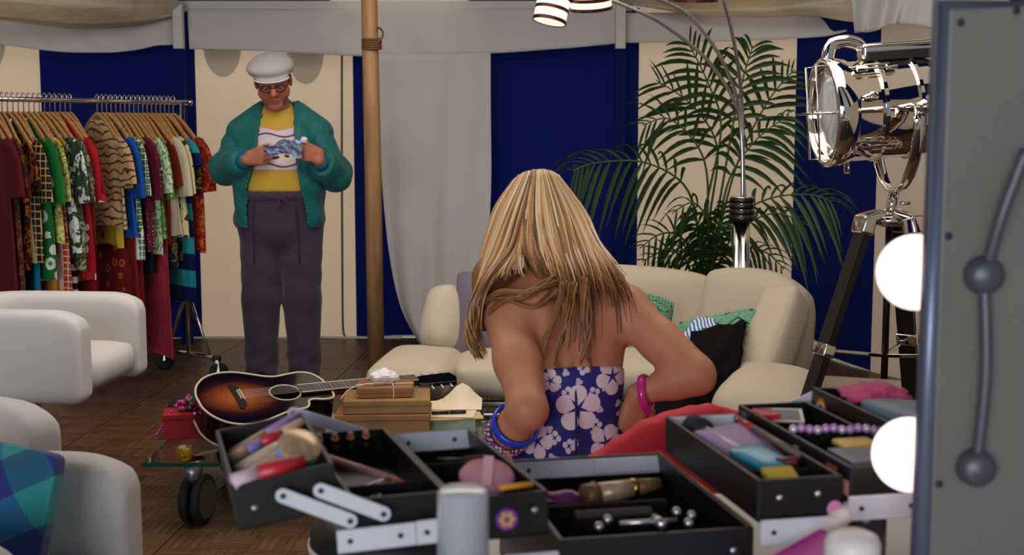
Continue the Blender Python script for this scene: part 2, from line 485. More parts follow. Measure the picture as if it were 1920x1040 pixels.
# roof: striped panels running up to the mast top
roof = empty('ceiling', label='striped canvas tent roof', kind='structure')
APEX = Vector((-.2, 3.2, 4.1))
def roof_panel(a, b, mat):
    rows = []
    for i in range(7):
        t = i / 6; sag = -.16 * math.sin(math.pi * t)
        rows.append([a.lerp(APEX, t) + Vector((0, 0, sag)), a.lerp(b, .5).lerp(APEX, t) + Vector((0, 0, sag * 1.12)), b.lerp(APEX, t) + Vector((0, 0, sag))])
    MB().sheet(rows).build('roof_panel', mat, roof, smooth=True)
rs = [S[0], S[0] + 1.2, S[0] + 2.4, S[1], S[1] + .9, S[1] + 1.75, S[2], -.97, 0, .07, .97, 1.853, 2.75, S[4], 3.4, S[5], 4.9, S[6], 6.9, S[7], S[7] + 1.0, S[7] + 2.0, S[8]]
for i in range(len(rs) - 1):
    a, _ = at_s(rs[i]); b, _ = at_s(rs[i + 1]); a.z = b.z = ZTOP + .02
    if i == 8: continue
    if i == 9: a, _ = at_s(0); a.z = ZTOP + .02
    roof_panel(a, b, NAVY if i % 2 == 1 else ROOFC)
for i in range(4):                                                   # the roof above and behind the viewer
    a = Vector((-5.6 + 2.2 * i, .4 if i else 2.0, ZTOP)); b = Vector((-5.6 + 2.2 * (i + 1), .4, ZTOP))
    roof_panel(b, a, ROOFC if i % 2 else NAVY)

# posts and head beam
for k, px in enumerate((345, 1160)):
    b = P(px, 400, 8.05); o = empty('trim_%d' % (k + 1), (b.x, b.y, 0), label='slim square tent post, white above and blue below', kind='structure', world=True)
    MB().box((b.x, b.y, .925), (.066, .06, 1.85)).build('post_sleeve', NAVY, o, bevel=.006)
    MB().box((b.x, b.y, 1.99), (.062, .056, .28)).build('post_top', WHITEP, o, bevel=.006)
hb = MB().box((-.72, 8.17, 2.123), (2.95, .07, .062)).build('trim_3', WHITEP, bevel=.006); tag(hb, 'white head beam along the top of the back wall', kind='structure')

# liner valances and swags
def drape(name, label, curves, mat, amp=.02, freq=9, ns=40, nr=14, thick=.004, phase=0.0, rowfold=0.0):
    cs = [spline([P(*p) for p in c], ns) for c in curves]
    rows = []
    for i in range(nr):
        t = i / (nr - 1) * (len(cs) - 1)
        row = []
        for j in range(ns):
            q = spline([c[j] for c in cs], nr)[i] if len(cs) > 2 else cs[0][j].lerp(cs[1][j], i / (nr - 1))
            u = j / (ns - 1) * freq
            w = amp * (math.sin(u * 6.28 + phase) * .6 + math.sin(u * 13.7 + 1.3 + i * .15)) * (.25 + .75 * i / (nr - 1))
            rf = rowfold * math.sin(i / (nr - 1) * 15 + j * .05) * math.sin(math.pi * i / (nr - 1)) * min(1, j / 6, (ns - 1 - j) / 6 + .3)
            row.append(q + Vector((0, -w - rf, rf * .4)))
        rows.append(row)
    o = MB().sheet(rows).build(name, mat, smooth=True, solid=thick)
    return tag(o, label, 'drape')
drape('valance', 'grey-white cloth valance hanging from the head beam of the back wall', [
    [(352, 16, 8.12), (500, 16, 8.12), (700, 16, 8.12), (900, 16, 8.12), (1163, 16, 8.12)],
    [(355, 92, 8.10), (480, 95, 8.10), (665, 105, 8.10), (790, 104, 8.10), (920, 100, 8.10), (1080, 89, 8.10), (1165, 80, 8.10)]], GREYW, .012, 4)
drape('valance', 'grey-white sagging valance above the clothes rack', [
    [(345, 22, 8.16), (250, 35, 8.0), (140, 48, 7.85), (40, 40, 7.75), (-80, 30, 7.62), (-320, 36, 7.35)],
    [(338, 84, 8.10), (290, 86, 8.02), (240, 96, 7.95), (170, 99, 7.85), (90, 95, 7.78), (0, 83, 7.70), (-90, 76, 7.6), (-320, 96, 7.32)]], GREYW, .012, 3, phase=1)
drape('swag', 'cream ceiling swag gathered at the left corner post', [
    [(352, 12, 8.1), (260, -40, 7.62), (120, -70, 7.3), (-120, -90, 7.05), (-330, -80, 6.9)],
    [(348, 14, 8.1), (250, 8, 7.70), (110, 2, 7.40), (-110, -10, 7.15), (-330, -10, 7.0)],
    [(346, 17, 8.12), (255, 30, 7.76), (130, 34, 7.50), (-100, 22, 7.22), (-330, 30, 7.05)],
    [(345, 22, 8.12), (270, 44, 7.9), (150, 52, 7.7), (60, 45, 7.55), (-90, 30, 7.4), (-330, 46, 7.12)]], SWAG, .03, 1.2, nr=24, phase=2, rowfold=.07)
drape('valance', 'grey-white valance above the palm on the right side wall', [
    [(1168, 24, 8.14), (1300, 24, 8.0), (1450, 26, 7.82), (1545, -2, 7.7), (1618, -40, 7.45)],
    [(1168, 80, 8.12), (1270, 79, 7.98), (1400, 76, 7.82), (1490, 72, 7.70), (1560, 66, 7.5), (1616, 48, 7.3)]], GREYW, .014, 3, phase=3)
drape('swag', 'cream ceiling swag with folds above the arc lamp', [
    [(1160, -30, 7.95), (1300, -60, 7.6), (1450, -70, 7.4), (1620, -80, 7.1)],
    [(1164, -8, 8.0), (1300, -4, 7.7), (1440, -6, 7.5), (1610, -30, 7.15)],
    [(1166, 6, 8.08), (1300, 28, 7.8), (1420, 31, 7.6), (1520, 30, 7.45), (1614, 44, 7.15)]], SWAG, .03, 1.6, nr=24, phase=.5, rowfold=.06)
drape('swag', 'grey gathered cloth hanging at the right above the searchlight', [
    [(1590, -30, 7.0), (1650, -30, 6.8), (1700, -30, 6.6), (1780, -30, 6.4)],
    [(1602, 62, 7.0), (1640, 58, 6.8), (1690, 44, 6.6), (1780, 60, 6.4)]], GREYW, .03, 2.2, phase=.9)
drape('door_curtain', 'loose grey-white door curtain hanging over the blue back wall', [
    [(700, 100, 8.02), (770, 100, 8.02), (850, 100, 8.02), (920, 98, 8.02)],
    [(706, 200, 8.0), (775, 200, 8.0), (850, 200, 8.0), (920, 200, 8.0)],
    [(716, 340, 7.98), (780, 340, 7.96), (850, 340, 7.98), (921, 340, 7.98)],
    [(730, 480, 7.95), (790, 480, 7.92), (850, 480, 7.95), (915, 480, 7.95)],
    [(752, 580, 7.92), (800, 590, 7.88), (860, 590, 7.9), (912, 590, 7.9)],
    [(790, 652, 7.88), (820, 658, 7.84), (865, 658, 7.86), (905, 655, 7.86)]], GREYW, .022, 1.7, nr=26, phase=4)

# mast pole with its rope lashing
pb = P(706, 700, 6.25)
pole = empty('tent_pole', (pb.x, pb.y, 0), label='tall round wooden tent pole with a rope lashing', cat='pole', world=True)
WOODP = NT('pole_wood'); v_ = WOODP.coord((6, 6, .6)); WOODP.base(WOODP.ramp(WOODP.noise(v_, 6, 5), [(.2, lin((122, 84, 48))), (.8, lin((168, 126, 82)))])); WOODP.set(Roughness=.6); WOODP = WOODP.m
MB().tube([(pb.x, pb.y, 0), (pb.x - .006, pb.y, 1.2), (pb.x - .019, pb.y, 2.68)], [.042, .041, .038], 18).build('shaft', WOODP, pole, smooth=True)
ROPE = M('brown_rope', (104, 68, 36), .8, var=.25, scale=60)
zl = P(697, 82, 6.25).z; xl = P(697, 82, 6.25).x
lb = MB()
for i in range(5): lb.tube([(xl + .044 * math.cos(a), pb.y + .044 * math.sin(a), zl - .022 + i * .011 + .004 * math.sin(a)) for a in np.linspace(0, 2 * math.pi, 20)[:-1]], .0065, 6, closed=True)
lb.build('lashing', ROPE, pole, smooth=True)
MB().tube(spline([(xl + .03, pb.y - .035, zl), (xl + .055, pb.y - .02, zl + .035), (xl + .05, pb.y - .02, zl + .065), (xl + .03, pb.y - .03, zl + .075)], 12), .006, 6).build('rope_tail', ROPE, pole, smooth=True)

# floor: dance-floor panels of mosaic parquet
FLW = NT('parquet_oak'); v_ = FLW.coord((1, 1, 1)); r_ = FLW.attr('shade', 'Fac')
g1 = FLW.noise(FLW.coord((9, 9, 9), kind='Object'), 5, 6, .65); g2 = FLW.noise(v_, 2.2, 3)
c1 = FLW.ramp(g1, [(.2, lin((86, 58, 36))), (.8, lin((142, 102, 66)))]); 
mulr = FLW.math('ADD', FLW.math('MULTIPLY', FLW.math('ADD', r_, FLW.rnd()), .35), .52)
hsv = FLW.node('ShaderNodeHueSaturation'); FLW.put(hsv.inputs['Color'], c1); FLW.put(hsv.inputs['Value'], FLW.math('MULTIPLY', mulr, FLW.step(g2, -.25, .75)))
FLW.base(hsv.outputs[0]); FLW.set(Roughness=.42, Specular_IOR_Level=.4); FLW.bump(g1, .15, .002); FLW = FLW.m
floor = MB().box((-1.2, 4.2, -.03), (9.4, 8.9, .05)).build('floor', M('floor_joint', (26, 17, 11), .8)); tag(floor, 'dark brown parquet dance floor laid in panels', kind='structure')
PAN, ANG, U0, V0 = .86, R(3.8), -1.0, 4.61
fm = Matrix.Translation((-1.109, 4.61, 0)) @ Matrix.Rotation(-ANG, 4, 'Z')      # a panel joint crosses here
cell = .86 / 6; gap = .0016; tk = .006
strips = []
for iu in range(-34, 34):
    for iv in range(-8, 28):
        hor = (iu + iv) % 2
        mu = .004 if iu % 6 == 0 else 0.0; mv = .004 if iv % 6 == 0 else 0.0
        for q in range(5):
            if hor: c = (iu * cell + cell / 2 + mu / 2, iv * cell + cell * (q + .5) / 5 + mv / 2); sz = (cell - gap - mu, cell / 5 - gap - (mv if q == 0 else 0))
            else: c = (iu * cell + cell * (q + .5) / 5 + mu / 2, iv * cell + cell / 2 + mv / 2); sz = (cell / 5 - gap - (mu if q == 0 else 0), cell - gap - mv)
            w = fm @ Vector((c[0], c[1], 0))
            if w.y > 8.25 - .42 * max(0, -w.x - 2.13) or w.y > 8.25 - .5 * max(0, w.x - .69): continue
            if not (-5.0 < w.x < 3.0 and 3.3 < w.y < 8.25): continue
            if abs(w.x) > .62 * w.y + .4: continue
            strips.append((c, sz, w))
def proj(w):
    cp, sp = math.cos(PITCH), math.sin(PITCH); z = w.y * cp - (w.z - CAMH) * sp; y = w.y * sp + (w.z - CAMH) * cp
    return 960 + FPX * w.x / z, 520 - FPX * y / z
def open_floor(px, py):
    return (268 < px < 640 and 885 < py < 1040) or (120 < px < 300 and 765 < py < 850) or (270 < px < 375 and 735 < py < 800)
near = sorted([k for k, s_ in enumerate(strips) if open_floor(*proj(s_[2]))], key=lambda k: strips[k][2].y)[:300]
near_set = set(near); cache = {}
for k in near:
    c, sz, w = strips[k]; key = (round(sz[0], 4), round(sz[1], 4))
    if key not in cache:
        me = bpy.data.meshes.new('parquet_strip'); b_ = MB().box((0, 0, 0), (sz[0], sz[1], tk)); me.from_pydata(b_.v, [], b_.f); me.materials.append(FLW)
        at = me.attributes.new('shade', 'FLOAT', 'POINT'); at.data.foreach_set('value', [.5] * 8); cache[key] = me
    o = bpy.data.objects.new('parquet_strip', cache[key]); COL.objects.link(o)
    o.location = w + Vector((0, 0, -.005 + tk / 2)); o.rotation_euler = (0, 0, -ANG); o.parent = floor
fb = MB(); shades = []
for k, (c, sz, w) in enumerate(strips):
    if k in near_set: continue
    fb.box((c[0], c[1], -.005 + tk / 2), (sz[0], sz[1], tk), mtx=fm); shades += [random.random()] * 8
rest = fb.build('parquet_strips', FLW, floor); rest['kind'] = 'stuff'
at = rest.data.attributes.new('shade', 'FLOAT', 'POINT'); at.data.foreach_set('value', shades)
gr = MB().box((0, 14, -.09), (26, 40, .06)).build('ground', M('dry_grass', (170, 168, 140), .9, var=.2)); tag(gr, 'pale ground outside the tent', kind='structure')

# ================================================================ white tub chairs
CHAIRM = M('white_chair_fabric', (212, 206, 200), .85, var=.04, scale=9, bump=.12, bscale=420)
CHROME = M('chrome', (215, 213, 210), .12, 1.0, var=0)
STEEL = M('brushed_steel', (176, 176, 178), .3, 1.0, var=.05)
BLACKP = M('black_plastic', (16, 15, 16), .4, var=.1)
RUBBER = M('black_rubber', (20, 20, 20), .7, var=.1)
def make_tub():
    root = empty('tub_chair')
    # U-shaped shell
    pts = [(.30, .25), (-.10, .25)] + [(-.10 + .19 * math.cos(a), .06 + .19 * math.sin(a)) for a in np.linspace(math.pi / 2, math.pi, 8)]
    pts += [(x, -y) for x, y in reversed(pts)]
    sd = SDF((-.42, -.40, .34), (.42, .40, .82), .012)
    pa = np.array(pts)
    def fn(X, Y, Z):
        d = None
        for i in range(len(pa) - 1):
            a, b = pa[i], pa[i + 1]; ab = b - a
            t = np.clip(((X - a[0]) * ab[0] + (Y - a[1]) * ab[1]) / (ab.dot(ab) + 1e-9), 0, 1)
            q = np.sqrt((X - a[0] - t * ab[0]) ** 2 + (Y - a[1] - t * ab[1]) ** 2)
            d = q if d is None else np.minimum(d, q)
        r = .034
        # flat arm fronts with a softly rounded upper corner
        fx = X - .325
        q1 = np.maximum(d - (.05 - r), fx + r); q2 = np.abs(Z - .5725) - (.1625 - r) + np.maximum(0, X - .20) ** 2 * 2.2 * (Z > .57)
        return np.sqrt(np.maximum(q1, 0) ** 2 + np.maximum(q2, 0) ** 2) + np.minimum(np.maximum(q1, q2), 0) - r
    sd._apply((-.4, -.38, .36), (.4, .38, .8), fn, .01)
    sd.build('shell', CHAIRM, root)
    MB().rbox((.60, .42, .13), .05, 8, .012, fn=lambda q: Vector((q.x + .02, q.y, q.z + .485 + .02 * (q.x + .3)))).build('seat', CHAIRM, root, smooth=True)
    MB().lathe([(.0, 0), (.22, 0), (.225, .008), (.20, .016), (.04, .03), (.028, .05), (.028, .41), (.10, .42)], 28).build('pedestal', CHROME, root, smooth=True)
    return root
def copy_tree(o, parent=None):
    c = o.copy(); COL.objects.link(c); c.parent = parent
    for ch in list(o.children): copy_tree(ch, c)
    return c
tub = make_tub()
tags = [('white upholstered tub chair standing before the clothes rack', (-1.765, 4.64, 0), -6),
        ('white upholstered tub chair cut by the left edge behind the plaid cushion chair', (-1.455, 2.78, 0), -32),
        ('nearest white upholstered tub chair, holding the blue plaid cushion', (-1.07, 2.17, 0), -5)]
for i, (lb_, loc, a) in enumerate(tags):
    o = tub if i == 0 else copy_tree(tub)
    o.location = loc; o.rotation_euler = (0, 0, R(a)); tag(o, lb_, 'chair', 'white tub chairs')
# plaid cushion
t = NT('blue_teal_plaid'); v_ = t.coord((1, 1, 1), (0, R(38), 0)); x_, y_, z_ = t.sep(v_)
def band(s, w, lo): return t.math('GREATER_THAN', t.math('FRACT', t.math('MULTIPLY', s, w)), lo)
bx = band(x_, 7.5, .5); bz = band(z_, 7.5, .5)
c_ = t.mix(bx, lin((30, 48, 120)), lin((20, 96, 116))); c2 = t.mix(bx, lin((26, 108, 150)), lin((40, 152, 140)))
c_ = t.mix(bz, c_, c2); c_ = t.mix(t.math('MULTIPLY', t.noise(v_, 3, 2), .5), c_, lin((40, 34, 96))); t.base(c_); t.set(Roughness=.95, Sheen_Weight=.3); t.bump(t.noise(v_, 300, 2), .2, .002); PLAID = t.m
def pillow(name, w, h, d, mat, loc, rot, label, n=10, pinch=.12):
    def fn(q):
        u, w_ = abs(q.x) / (w / 2), abs(q.z) / (h / 2)
        k = 1 - pinch * (u * u) * (1 - w_ ** 2) ; k2 = 1 - pinch * (w_ * w_) * (1 - u ** 2)
        yy = q.y * (max(.08, (1 - u ** 3.2) * (1 - w_ ** 3.2)) ** .55)
        return Vector((q.x * k2, yy, q.z * k))
    o = MB().rbox((w, d, h), .02, n, 0, fn).build(name, mat, smooth=True, loc=loc, rot=rot, sub=1)
    return tag(o, label, 'cushion')
pillow('plaid_cushion', .42, .40, .16, PLAID, (-1.02, 2.19, .620), (R(-14), R(7), R(-12)), 'blue and teal plaid cushion on the nearest tub chair', pinch=.06)

# ================================================================ cream sofa
SOFAM = M('cream_sofa_fabric', (192, 179, 156), .9, var=.05, scale=8, bump=.15, bscale=380)
sofa = empty('sofa', (.5, 5.4, 0), label='cream modular sofa with folding wings behind the woman', cat='sofa', world=True)
def srb(name, c, size, r, rot=(0, 0, 0), bulge=.02, n=8, fn=None):
    m = Matrix.Translation(Vector(c)) @ Euler([R(a) for a in rot]).to_matrix().to_4x4()
    return MB().rbox(size, r, n, bulge, fn=fn, mtx=m).build(name, SOFAM, sofa, smooth=True, sub=1)
srb('seat_cushion', (0.392, 5.428, 0.336), (1.243, 0.676, 0.142), .05)
srb('seat_leaf', (-0.398, 5.297, 0.342), (0.327, 0.610, 0.142), .05, (0, 0, -6))
srb('backrest', (0.403, 5.842, 0.516), (1.046, 0.185, 0.414), .06, (-12, 0, 0), fn=lambda q: Vector((q.x, q.y, q.z - .03 * (q.x / .48) ** 2)))
b2 = srb('backrest', (1.090, 5.657, 0.505), (0.501, 0.185, 0.436), .06, (-14, 0, -34), fn=lambda q: Vector((q.x, q.y, q.z - .07 * max(0, q.x / .23) ** 2)))
srb('wing', (-0.229, 5.624, 0.489), (0.371, 0.164, 0.283), .06, (-10, 24, 42))
B_, T_ = P(1400, 770, 5.04), P(1478, 556, 5.47); zv = (T_ - B_).normalized(); nv = Vector((-.62, -.78, .0)); nv = (nv - zv * nv.dot(zv)).normalized(); xv = nv.cross(zv)
mw = Matrix((xv, nv, zv)).transposed().to_4x4(); mw.translation = (B_ + T_) / 2
MB().rbox((.185, .185, (T_ - B_).length), .045, 8, .008, mtx=mw).build('side_panel', SOFAM, sofa, smooth=True, sub=1)
srb('armrest', (0.986, 4.818, 0.298), (0.392, 0.567, 0.240), .10, (4, 4, -16), .02)
srb('seat_cushion', (0.916, 5.232, 0.304), (0.392, 0.610, 0.153), .05, (0, 0, -14))
fr = MB().box((.33, 5.16, .235), (1.36, .03, .025)).box((.33, 5.68, .235), (1.36, .03, .025)).box((-.35, 5.42, .235), (.03, .54, .025)).box((1.0, 5.42, .235), (.03, .54, .025))
fr.build('frame', STEEL, sofa, bevel=.004)
for (x, y) in ((-.35, 5.16), (1.0, 4.95), (-.35, 5.68), (1.0, 5.68)): MB().tube([(x, y, 0), (x, y, .25)], .014, 10).build('leg', CHROME, sofa, smooth=True)
# low pouf and mat by the right wall
tag(MB().rbox((.36, .36, .36), .07, 8, .02, mtx=Matrix.Translation((1.30, 6.15, .185))).build('pouf', SOFAM, smooth=True, sub=1), 'cream square pouf behind the right end of the sofa', 'pouf')
tag(MB().rbox((.62, .50, .05), .024, 8, mtx=Matrix.Translation((1.72, 6.45, .028)) @ Matrix.Rotation(R(-20), 4, 'Z')).build('floor_cushion', SOFAM, smooth=True), 'flat cream floor cushion behind the tripod legs', 'cushion')
# scatter cushions
t = NT('green_hexagon_print'); v_ = t.coord(); e_ = t.vor(v_, 60, 'DISTANCE_TO_EDGE', 'Distance', rnd=.55); d_ = t.vor(v_, 60, rnd=.55)
t.base(t.mix(t.step(e_, .06, .12), lin((24, 70, 58)), t.mix(t.step(d_, .22, .30), lin((36, 92, 74)), lin((138, 188, 158))))); t.set(Roughness=.9); GREENP = t.m
t = NT('green_zigzag_print'); v_ = t.coord(); x_, y_, z_ = t.sep(v_)
zz = t.math('ADD', z_, t.math('MULTIPLY', t.math('PINGPONG', x_, .055), .8)); st = t.math('FRACT', t.math('MULTIPLY', zz, 14))
t.base(t.mix(t.math('LESS_THAN', st, .12), t.mix(t.vor(v_, 60), lin((124, 172, 140)), lin((78, 140, 112))), lin((22, 60, 44)))); t.set(Roughness=.9); GREENZ = t.m
t = NT('black_fur'); v_ = t.coord(); n_ = t.noise(t.coord((60, 60, 14)), 3, 6, .7); t.base(t.mix(n_, lin((12, 10, 12)), lin((46, 40, 44)))); t.set(Roughness=.9, Specular_IOR_Level=.1); t.bump(n_, 1.0, .03); FUR = t.m
pillow('green_cushion', 0.39, 0.33, 0.15, GREENP, P(1175, 612, 5.515), (R(-18), R(16), R(10)), 'green hexagon print cushion leaning on the sofa back behind the woman')
pillow('green_zigzag_cushion', 0.37, 0.37, 0.13, GREENZ, P(1348, 668, 5.374), (R(-24), R(-14), R(-30)), 'pale green zigzag print cushion behind the black fur throw')
pillow('grey_cushion', 0.33, 0.37, 0.13, M('grey_cushion_fabric', (108, 98, 108), .95, var=.1), P(925, 590, 5.559), (R(-14), R(4), R(12)), 'dark grey cushion behind the blonde hair on the sofa')
# black fur throw sliding off the sofa corner
rows = []
cv = [[(1296, 628, 5.297), (1345, 618, 5.297), (1400, 604, 5.297)], [(1290, 655, 5.167), (1345, 640, 5.123), (1392, 640, 5.123)], [(1270, 700, 4.992), (1335, 690, 4.905), (1384, 690, 4.949)],
      [(1220, 740, 4.861), (1310, 735, 4.752), (1362, 738, 4.840)], [(1195, 790, 4.796), (1290, 800, 4.643), (1345, 790, 4.752)], [(1180, 840, 4.774), (1280, 860, 4.578), (1340, 850, 4.731)]]
cs = [spline([P(*p) for p in c], 14) for c in cv]
for i in range(18):
    rows.append([spline([c[j] for c in cs], 18)[i] + Vector((0, -.02 * math.sin(j * .9 + i * .3), .008 * math.sin(i * 1.3 + j))) for j in range(14)])
thr = MB().sheet(rows).build('fur_throw', FUR, smooth=True, solid=.045, sub=1); tag(thr, 'black shaggy fur throw sliding off the right end of the sofa', 'throw')
fp = MB(); rg = random.Random(31)
for q in range(5200):
    i = rg.randrange(17); j = rg.randrange(13); a, b = rg.random(), rg.random()
    p = rows[i][j].lerp(rows[i][j + 1], a).lerp(rows[i + 1][j].lerp(rows[i + 1][j + 1], a), b) + Vector((0, -.022, .006))
    d = Vector((rg.gauss(0, .5), -.7 + rg.gauss(0, .3), rg.gauss(-.35, .5))).normalized() * rg.uniform(.018, .036); w = Vector((rg.gauss(0, 1), rg.gauss(0, .3), rg.gauss(0, 1))).normalized() * .0022
    k = len(fp.v); fp.v += [tuple(p - w), tuple(p + w), tuple(p + d)]; fp.f.append((k, k + 1, k + 2))
pile = fp.build('fur_pile', FUR, thr); pile['kind'] = 'stuff'
# striped scarf on the zigzag cushion
t = NT('blue_white_stripe'); t.base(t.mix(t.math('GREATER_THAN', t.wave(t.coord(), 22, 1.5), .5), lin((222, 222, 228)), lin((70, 110, 170)))); t.set(Roughness=.9); STRB = t.m
rows = []
cs = [spline([P(*p) for p in c], 10) for c in ([(1268, 640, 5.297), (1290, 612, 5.341), (1318, 592, 5.363), (1340, 600, 5.341)], [(1280, 660, 5.232), (1300, 632, 5.254), (1325, 612, 5.276), (1345, 615, 5.276)])]
for i in range(5): rows.append([cs[0][j].lerp(cs[1][j], i / 4) + Vector((0, -.012 * math.sin(i * 2 + j), .008 * math.sin(j * 1.7))) for j in range(10)])
tag(MB().sheet(rows).build('striped_scarf', STRB, smooth=True, solid=.008, sub=1), 'blue and white striped scarf over the zigzag cushion', 'scarf')

# ================================================================ glass coffee table on castors
t = NT('green_edge_glass'); t.base(lin((214, 236, 226))); t.set(Roughness=.02, Transmission_Weight=1.0, IOR=1.5); GLASS = t.m
t = NT('glass_edge'); t.base(lin((30, 96, 66))); t.set(Roughness=.08, Transmission_Weight=.35); GEDGE = t.m
TX0, TX1, TY0, TY1, TZ = -1.24, .02, 4.20, 4.96, .24
tab = empty('coffee_table', ((TX0 + TX1) / 2, (TY0 + TY1) / 2, 0), label='low glass coffee table on four large castors', cat='table', world=True)
MB().box(((TX0 + TX1) / 2, (TY0 + TY1) / 2, TZ - .006), (TX1 - TX0 - .006, TY1 - TY0 - .006, .012)).build('glass_top', GLASS, tab)
eb = MB()
for (c, s_) in ((((TX0 + TX1) / 2, TY0, TZ - .006), (TX1 - TX0, .005, .0135)), (((TX0 + TX1) / 2, TY1, TZ - .006), (TX1 - TX0, .005, .0135)), ((TX0, (TY0 + TY1) / 2, TZ - .006), (.005, TY1 - TY0, .0135)), ((TX1, (TY0 + TY1) / 2, TZ - .006), (.005, TY1 - TY0, .0135))): eb.box(c, s_)
eb.build('polished_edge', GEDGE, tab)
for (x, y, a) in ((-1.09, 4.27, 80), (-.12, 4.27, 100), (-1.09, 4.88, 20), (-.12, 4.88, 75)):
    cs = empty('castor', (x, y, 0), (0, 0, R(a))); cs.parent = tab; cs.matrix_parent_inverse = WORLD[tab.name]
    MB().lathe([(.020, .145), (.026, .17), (.040, .228)], 20).build('castor_cone', M('satin_aluminium', (168, 168, 176), .28, 1.0, var=.04), cs, smooth=True)
    w = MB()
    for sy in (-1, 1):
        mm = Matrix.Translation((.03, sy * .021, .088)) @ Matrix.Rotation(R(90), 4, 'X')
        w.lathe([(.070, -.016), (.084, -.013), (.088, -.004), (.088, .006), (.084, .013), (.070, .016)], 32, mm)
    w.build('castor_wheel', RUBBER, cs, smooth=True)
    hcap = MB()
    for sy in (-1, 1):
        mm = Matrix.Translation((.03, sy * (.021 + .0165), .088)) @ Matrix.Rotation(R(90), 4, 'X')
        hcap.lathe([(.0, -.0014), (.068, -.0014), (.068, .0014), (0, .0014)], 28, mm)
    hcap.build('wheel_cover', M('olive_wheel_cover', (84, 80, 62), .35, var=.05), cs)
    MB().box((.008, 0, .150), (.036, .05, .02)).build('castor_fork', BLACKP, cs, bevel=.004)

# ---------------- things on the coffee table
# guitar
t = NT('sunburst_lacquer'); v_ = t.coord(); x_, y_, z_ = t.sep(v_)
rr = t.vmath('LENGTH', t.vmath('MULTIPLY', t.vmath('ADD', v_, (.10, 0, 0)), (4.3, 5.2, 0)))
gr_ = t.noise(t.coord((3, 90, 1)), 2, 3)
t.base(t.ramp(t.math('ADD', rr, t.math('MULTIPLY', gr_, .12)), [(.15, lin((168, 98, 34))), (.45, lin((122, 58, 20))), (.66, lin((44, 18, 9))), (.84, lin((10, 7, 6)))])); t.set(Roughness=.12, Coat_Weight=.6, Coat_Roughness=.04); BURST = t.m
BLACKL = M('black_lacquer', (10, 9, 10), .08, var=0, coat=.6)
IVORY = M('ivory_binding', (214, 196, 164), .4, var=.05)
ga = R(28)
gcen = P(498, 765, 4.60)
gz = TZ + .150
ax = Vector((math.cos(ga), math.sin(ga), .0)); ac = Vector((-math.sin(ga), math.cos(ga), 0))
roll = Matrix.Translation((gcen.x, gcen.y, gz)) @ Matrix.Rotation(ga, 4, 'Z') @ Matrix.Rotation(R(18), 4, 'X')
gtr = empty('acoustic_guitar', (gcen.x, gcen.y, gz), (roll.to_euler()), label='sunburst acoustic guitar with black sides lying on the coffee table', cat='guitar')
half = [(-.245, 0), (-.243, .05), (-.225, .11), (-.185, .165), (-.13, .192), (-.07, .19), (-.015, .165), (.04, .135), (.08, .128), (.13, .138), (.175, .143), (.215, .125), (.238, .08), (.245, .03)]
cuta = [(-.245, 0), (-.243, .05), (-.225, .11), (-.185, .165), (-.13, .192), (-.07, .19), (-.015, .165), (.04, .138), (.085, .128), (.118, .122), (.135, .10), (.142, .075), (.165, .066), (.20, .075), (.235, .07), (.248, .04)]
up = [Vector((x, y, 0)) for x, y in half]; lo = [Vector((x, -y, 0)) for x, y in cuta]
ol = [(p.x, p.y) for p in spline(up + list(reversed(lo[1:])), 90, True)]
gd = .105
def rim(z0, z1, off=0.0): 
    b = MB(); n = len(ol)
    b.v = [(x, y, z0) for x, y in ol] + [(x, y, z1) for x, y in ol]
    b.f = [(i, (i + 1) % n, n + (i + 1) % n, n + i) for i in range(n)] + [tuple(reversed(range(n)))]
    return b
rim(-gd, 0).build('body_sides', BLACKL, gtr, smooth=False)
# top plate with a sound hole: ring of quads from hole to outline
hx, hr = .075, .051; nb = len(ol); tb = MB()
hole = []
for (x, y) in ol:
    a = math.atan2(y, x - hx); hole.append((hx + hr * math.cos(a), hr * math.sin(a)))
tb.v = [(x, y, .0005) for x, y in ol] + [(x, y, .0005) for x, y in hole]; tb.f = [(i, (i + 1) % nb, nb + (i + 1) % nb, nb + i) for i in range(nb)]
tb.build('soundboard', BURST, gtr)
MB().tube([(x, y, .0) for x, y in ol], .0045, 6, closed=True).build('binding', IVORY, gtr, smooth=True)
MB().tube([(x, y, -gd) for x, y in ol], .0045, 6, closed=True).build('binding', IVORY, gtr, smooth=True)
MB().tube([(hx + (hr + .006) * math.cos(a), (hr + .006) * math.sin(a), .001) for a in np.linspace(0, 2 * math.pi, 40)[:-1]], .003, 5, closed=True).build('rosette', IVORY, gtr, smooth=True)
MB().add([(hx + hr * math.cos(a), hr * math.sin(a), -gd + .004) for a in np.linspace(0, 2 * math.pi, 24)[:-1]], [tuple(range(23))]).build('hole_inside', M('dark_inside', (16, 9, 6), .9), gtr)
br = MB().prism([(-.115, -.085), (-.105, -.09), (-.085, -.06), (-.083, .06), (-.105, .09), (-.115, .085)], .001, .009)
bro = br.build('bridge', M('ebony', (22, 12, 12), .4, var=.2), gtr, bevel=.002)
for k in range(6): MB().ell((-.098, -.028 + k * .0112, .012), (.004, .004, .005), 8, 6).build('bridge_pin', IVORY, bro, smooth=True)
MB().box((-.088, 0, .011), (.004, .075, .006)).build('saddle', IVORY, bro)
nk = MB().prism([(.13, -.028), (.245, -.028), (.60, -.022), (.60, .022), (.245, .028), (.13, .028)], .002, .012).build('fingerboard', M('rosewood', (52, 28, 18), .5, var=.2), gtr, bevel=.001)
MB().prism([(.235, -.028), (.60, -.021), (.60, .021), (.235, .028)], -.02, .002).build('neck', M('mahogany', (84, 40, 22), .35, var=.15), gtr, bevel=.008, seg=3)
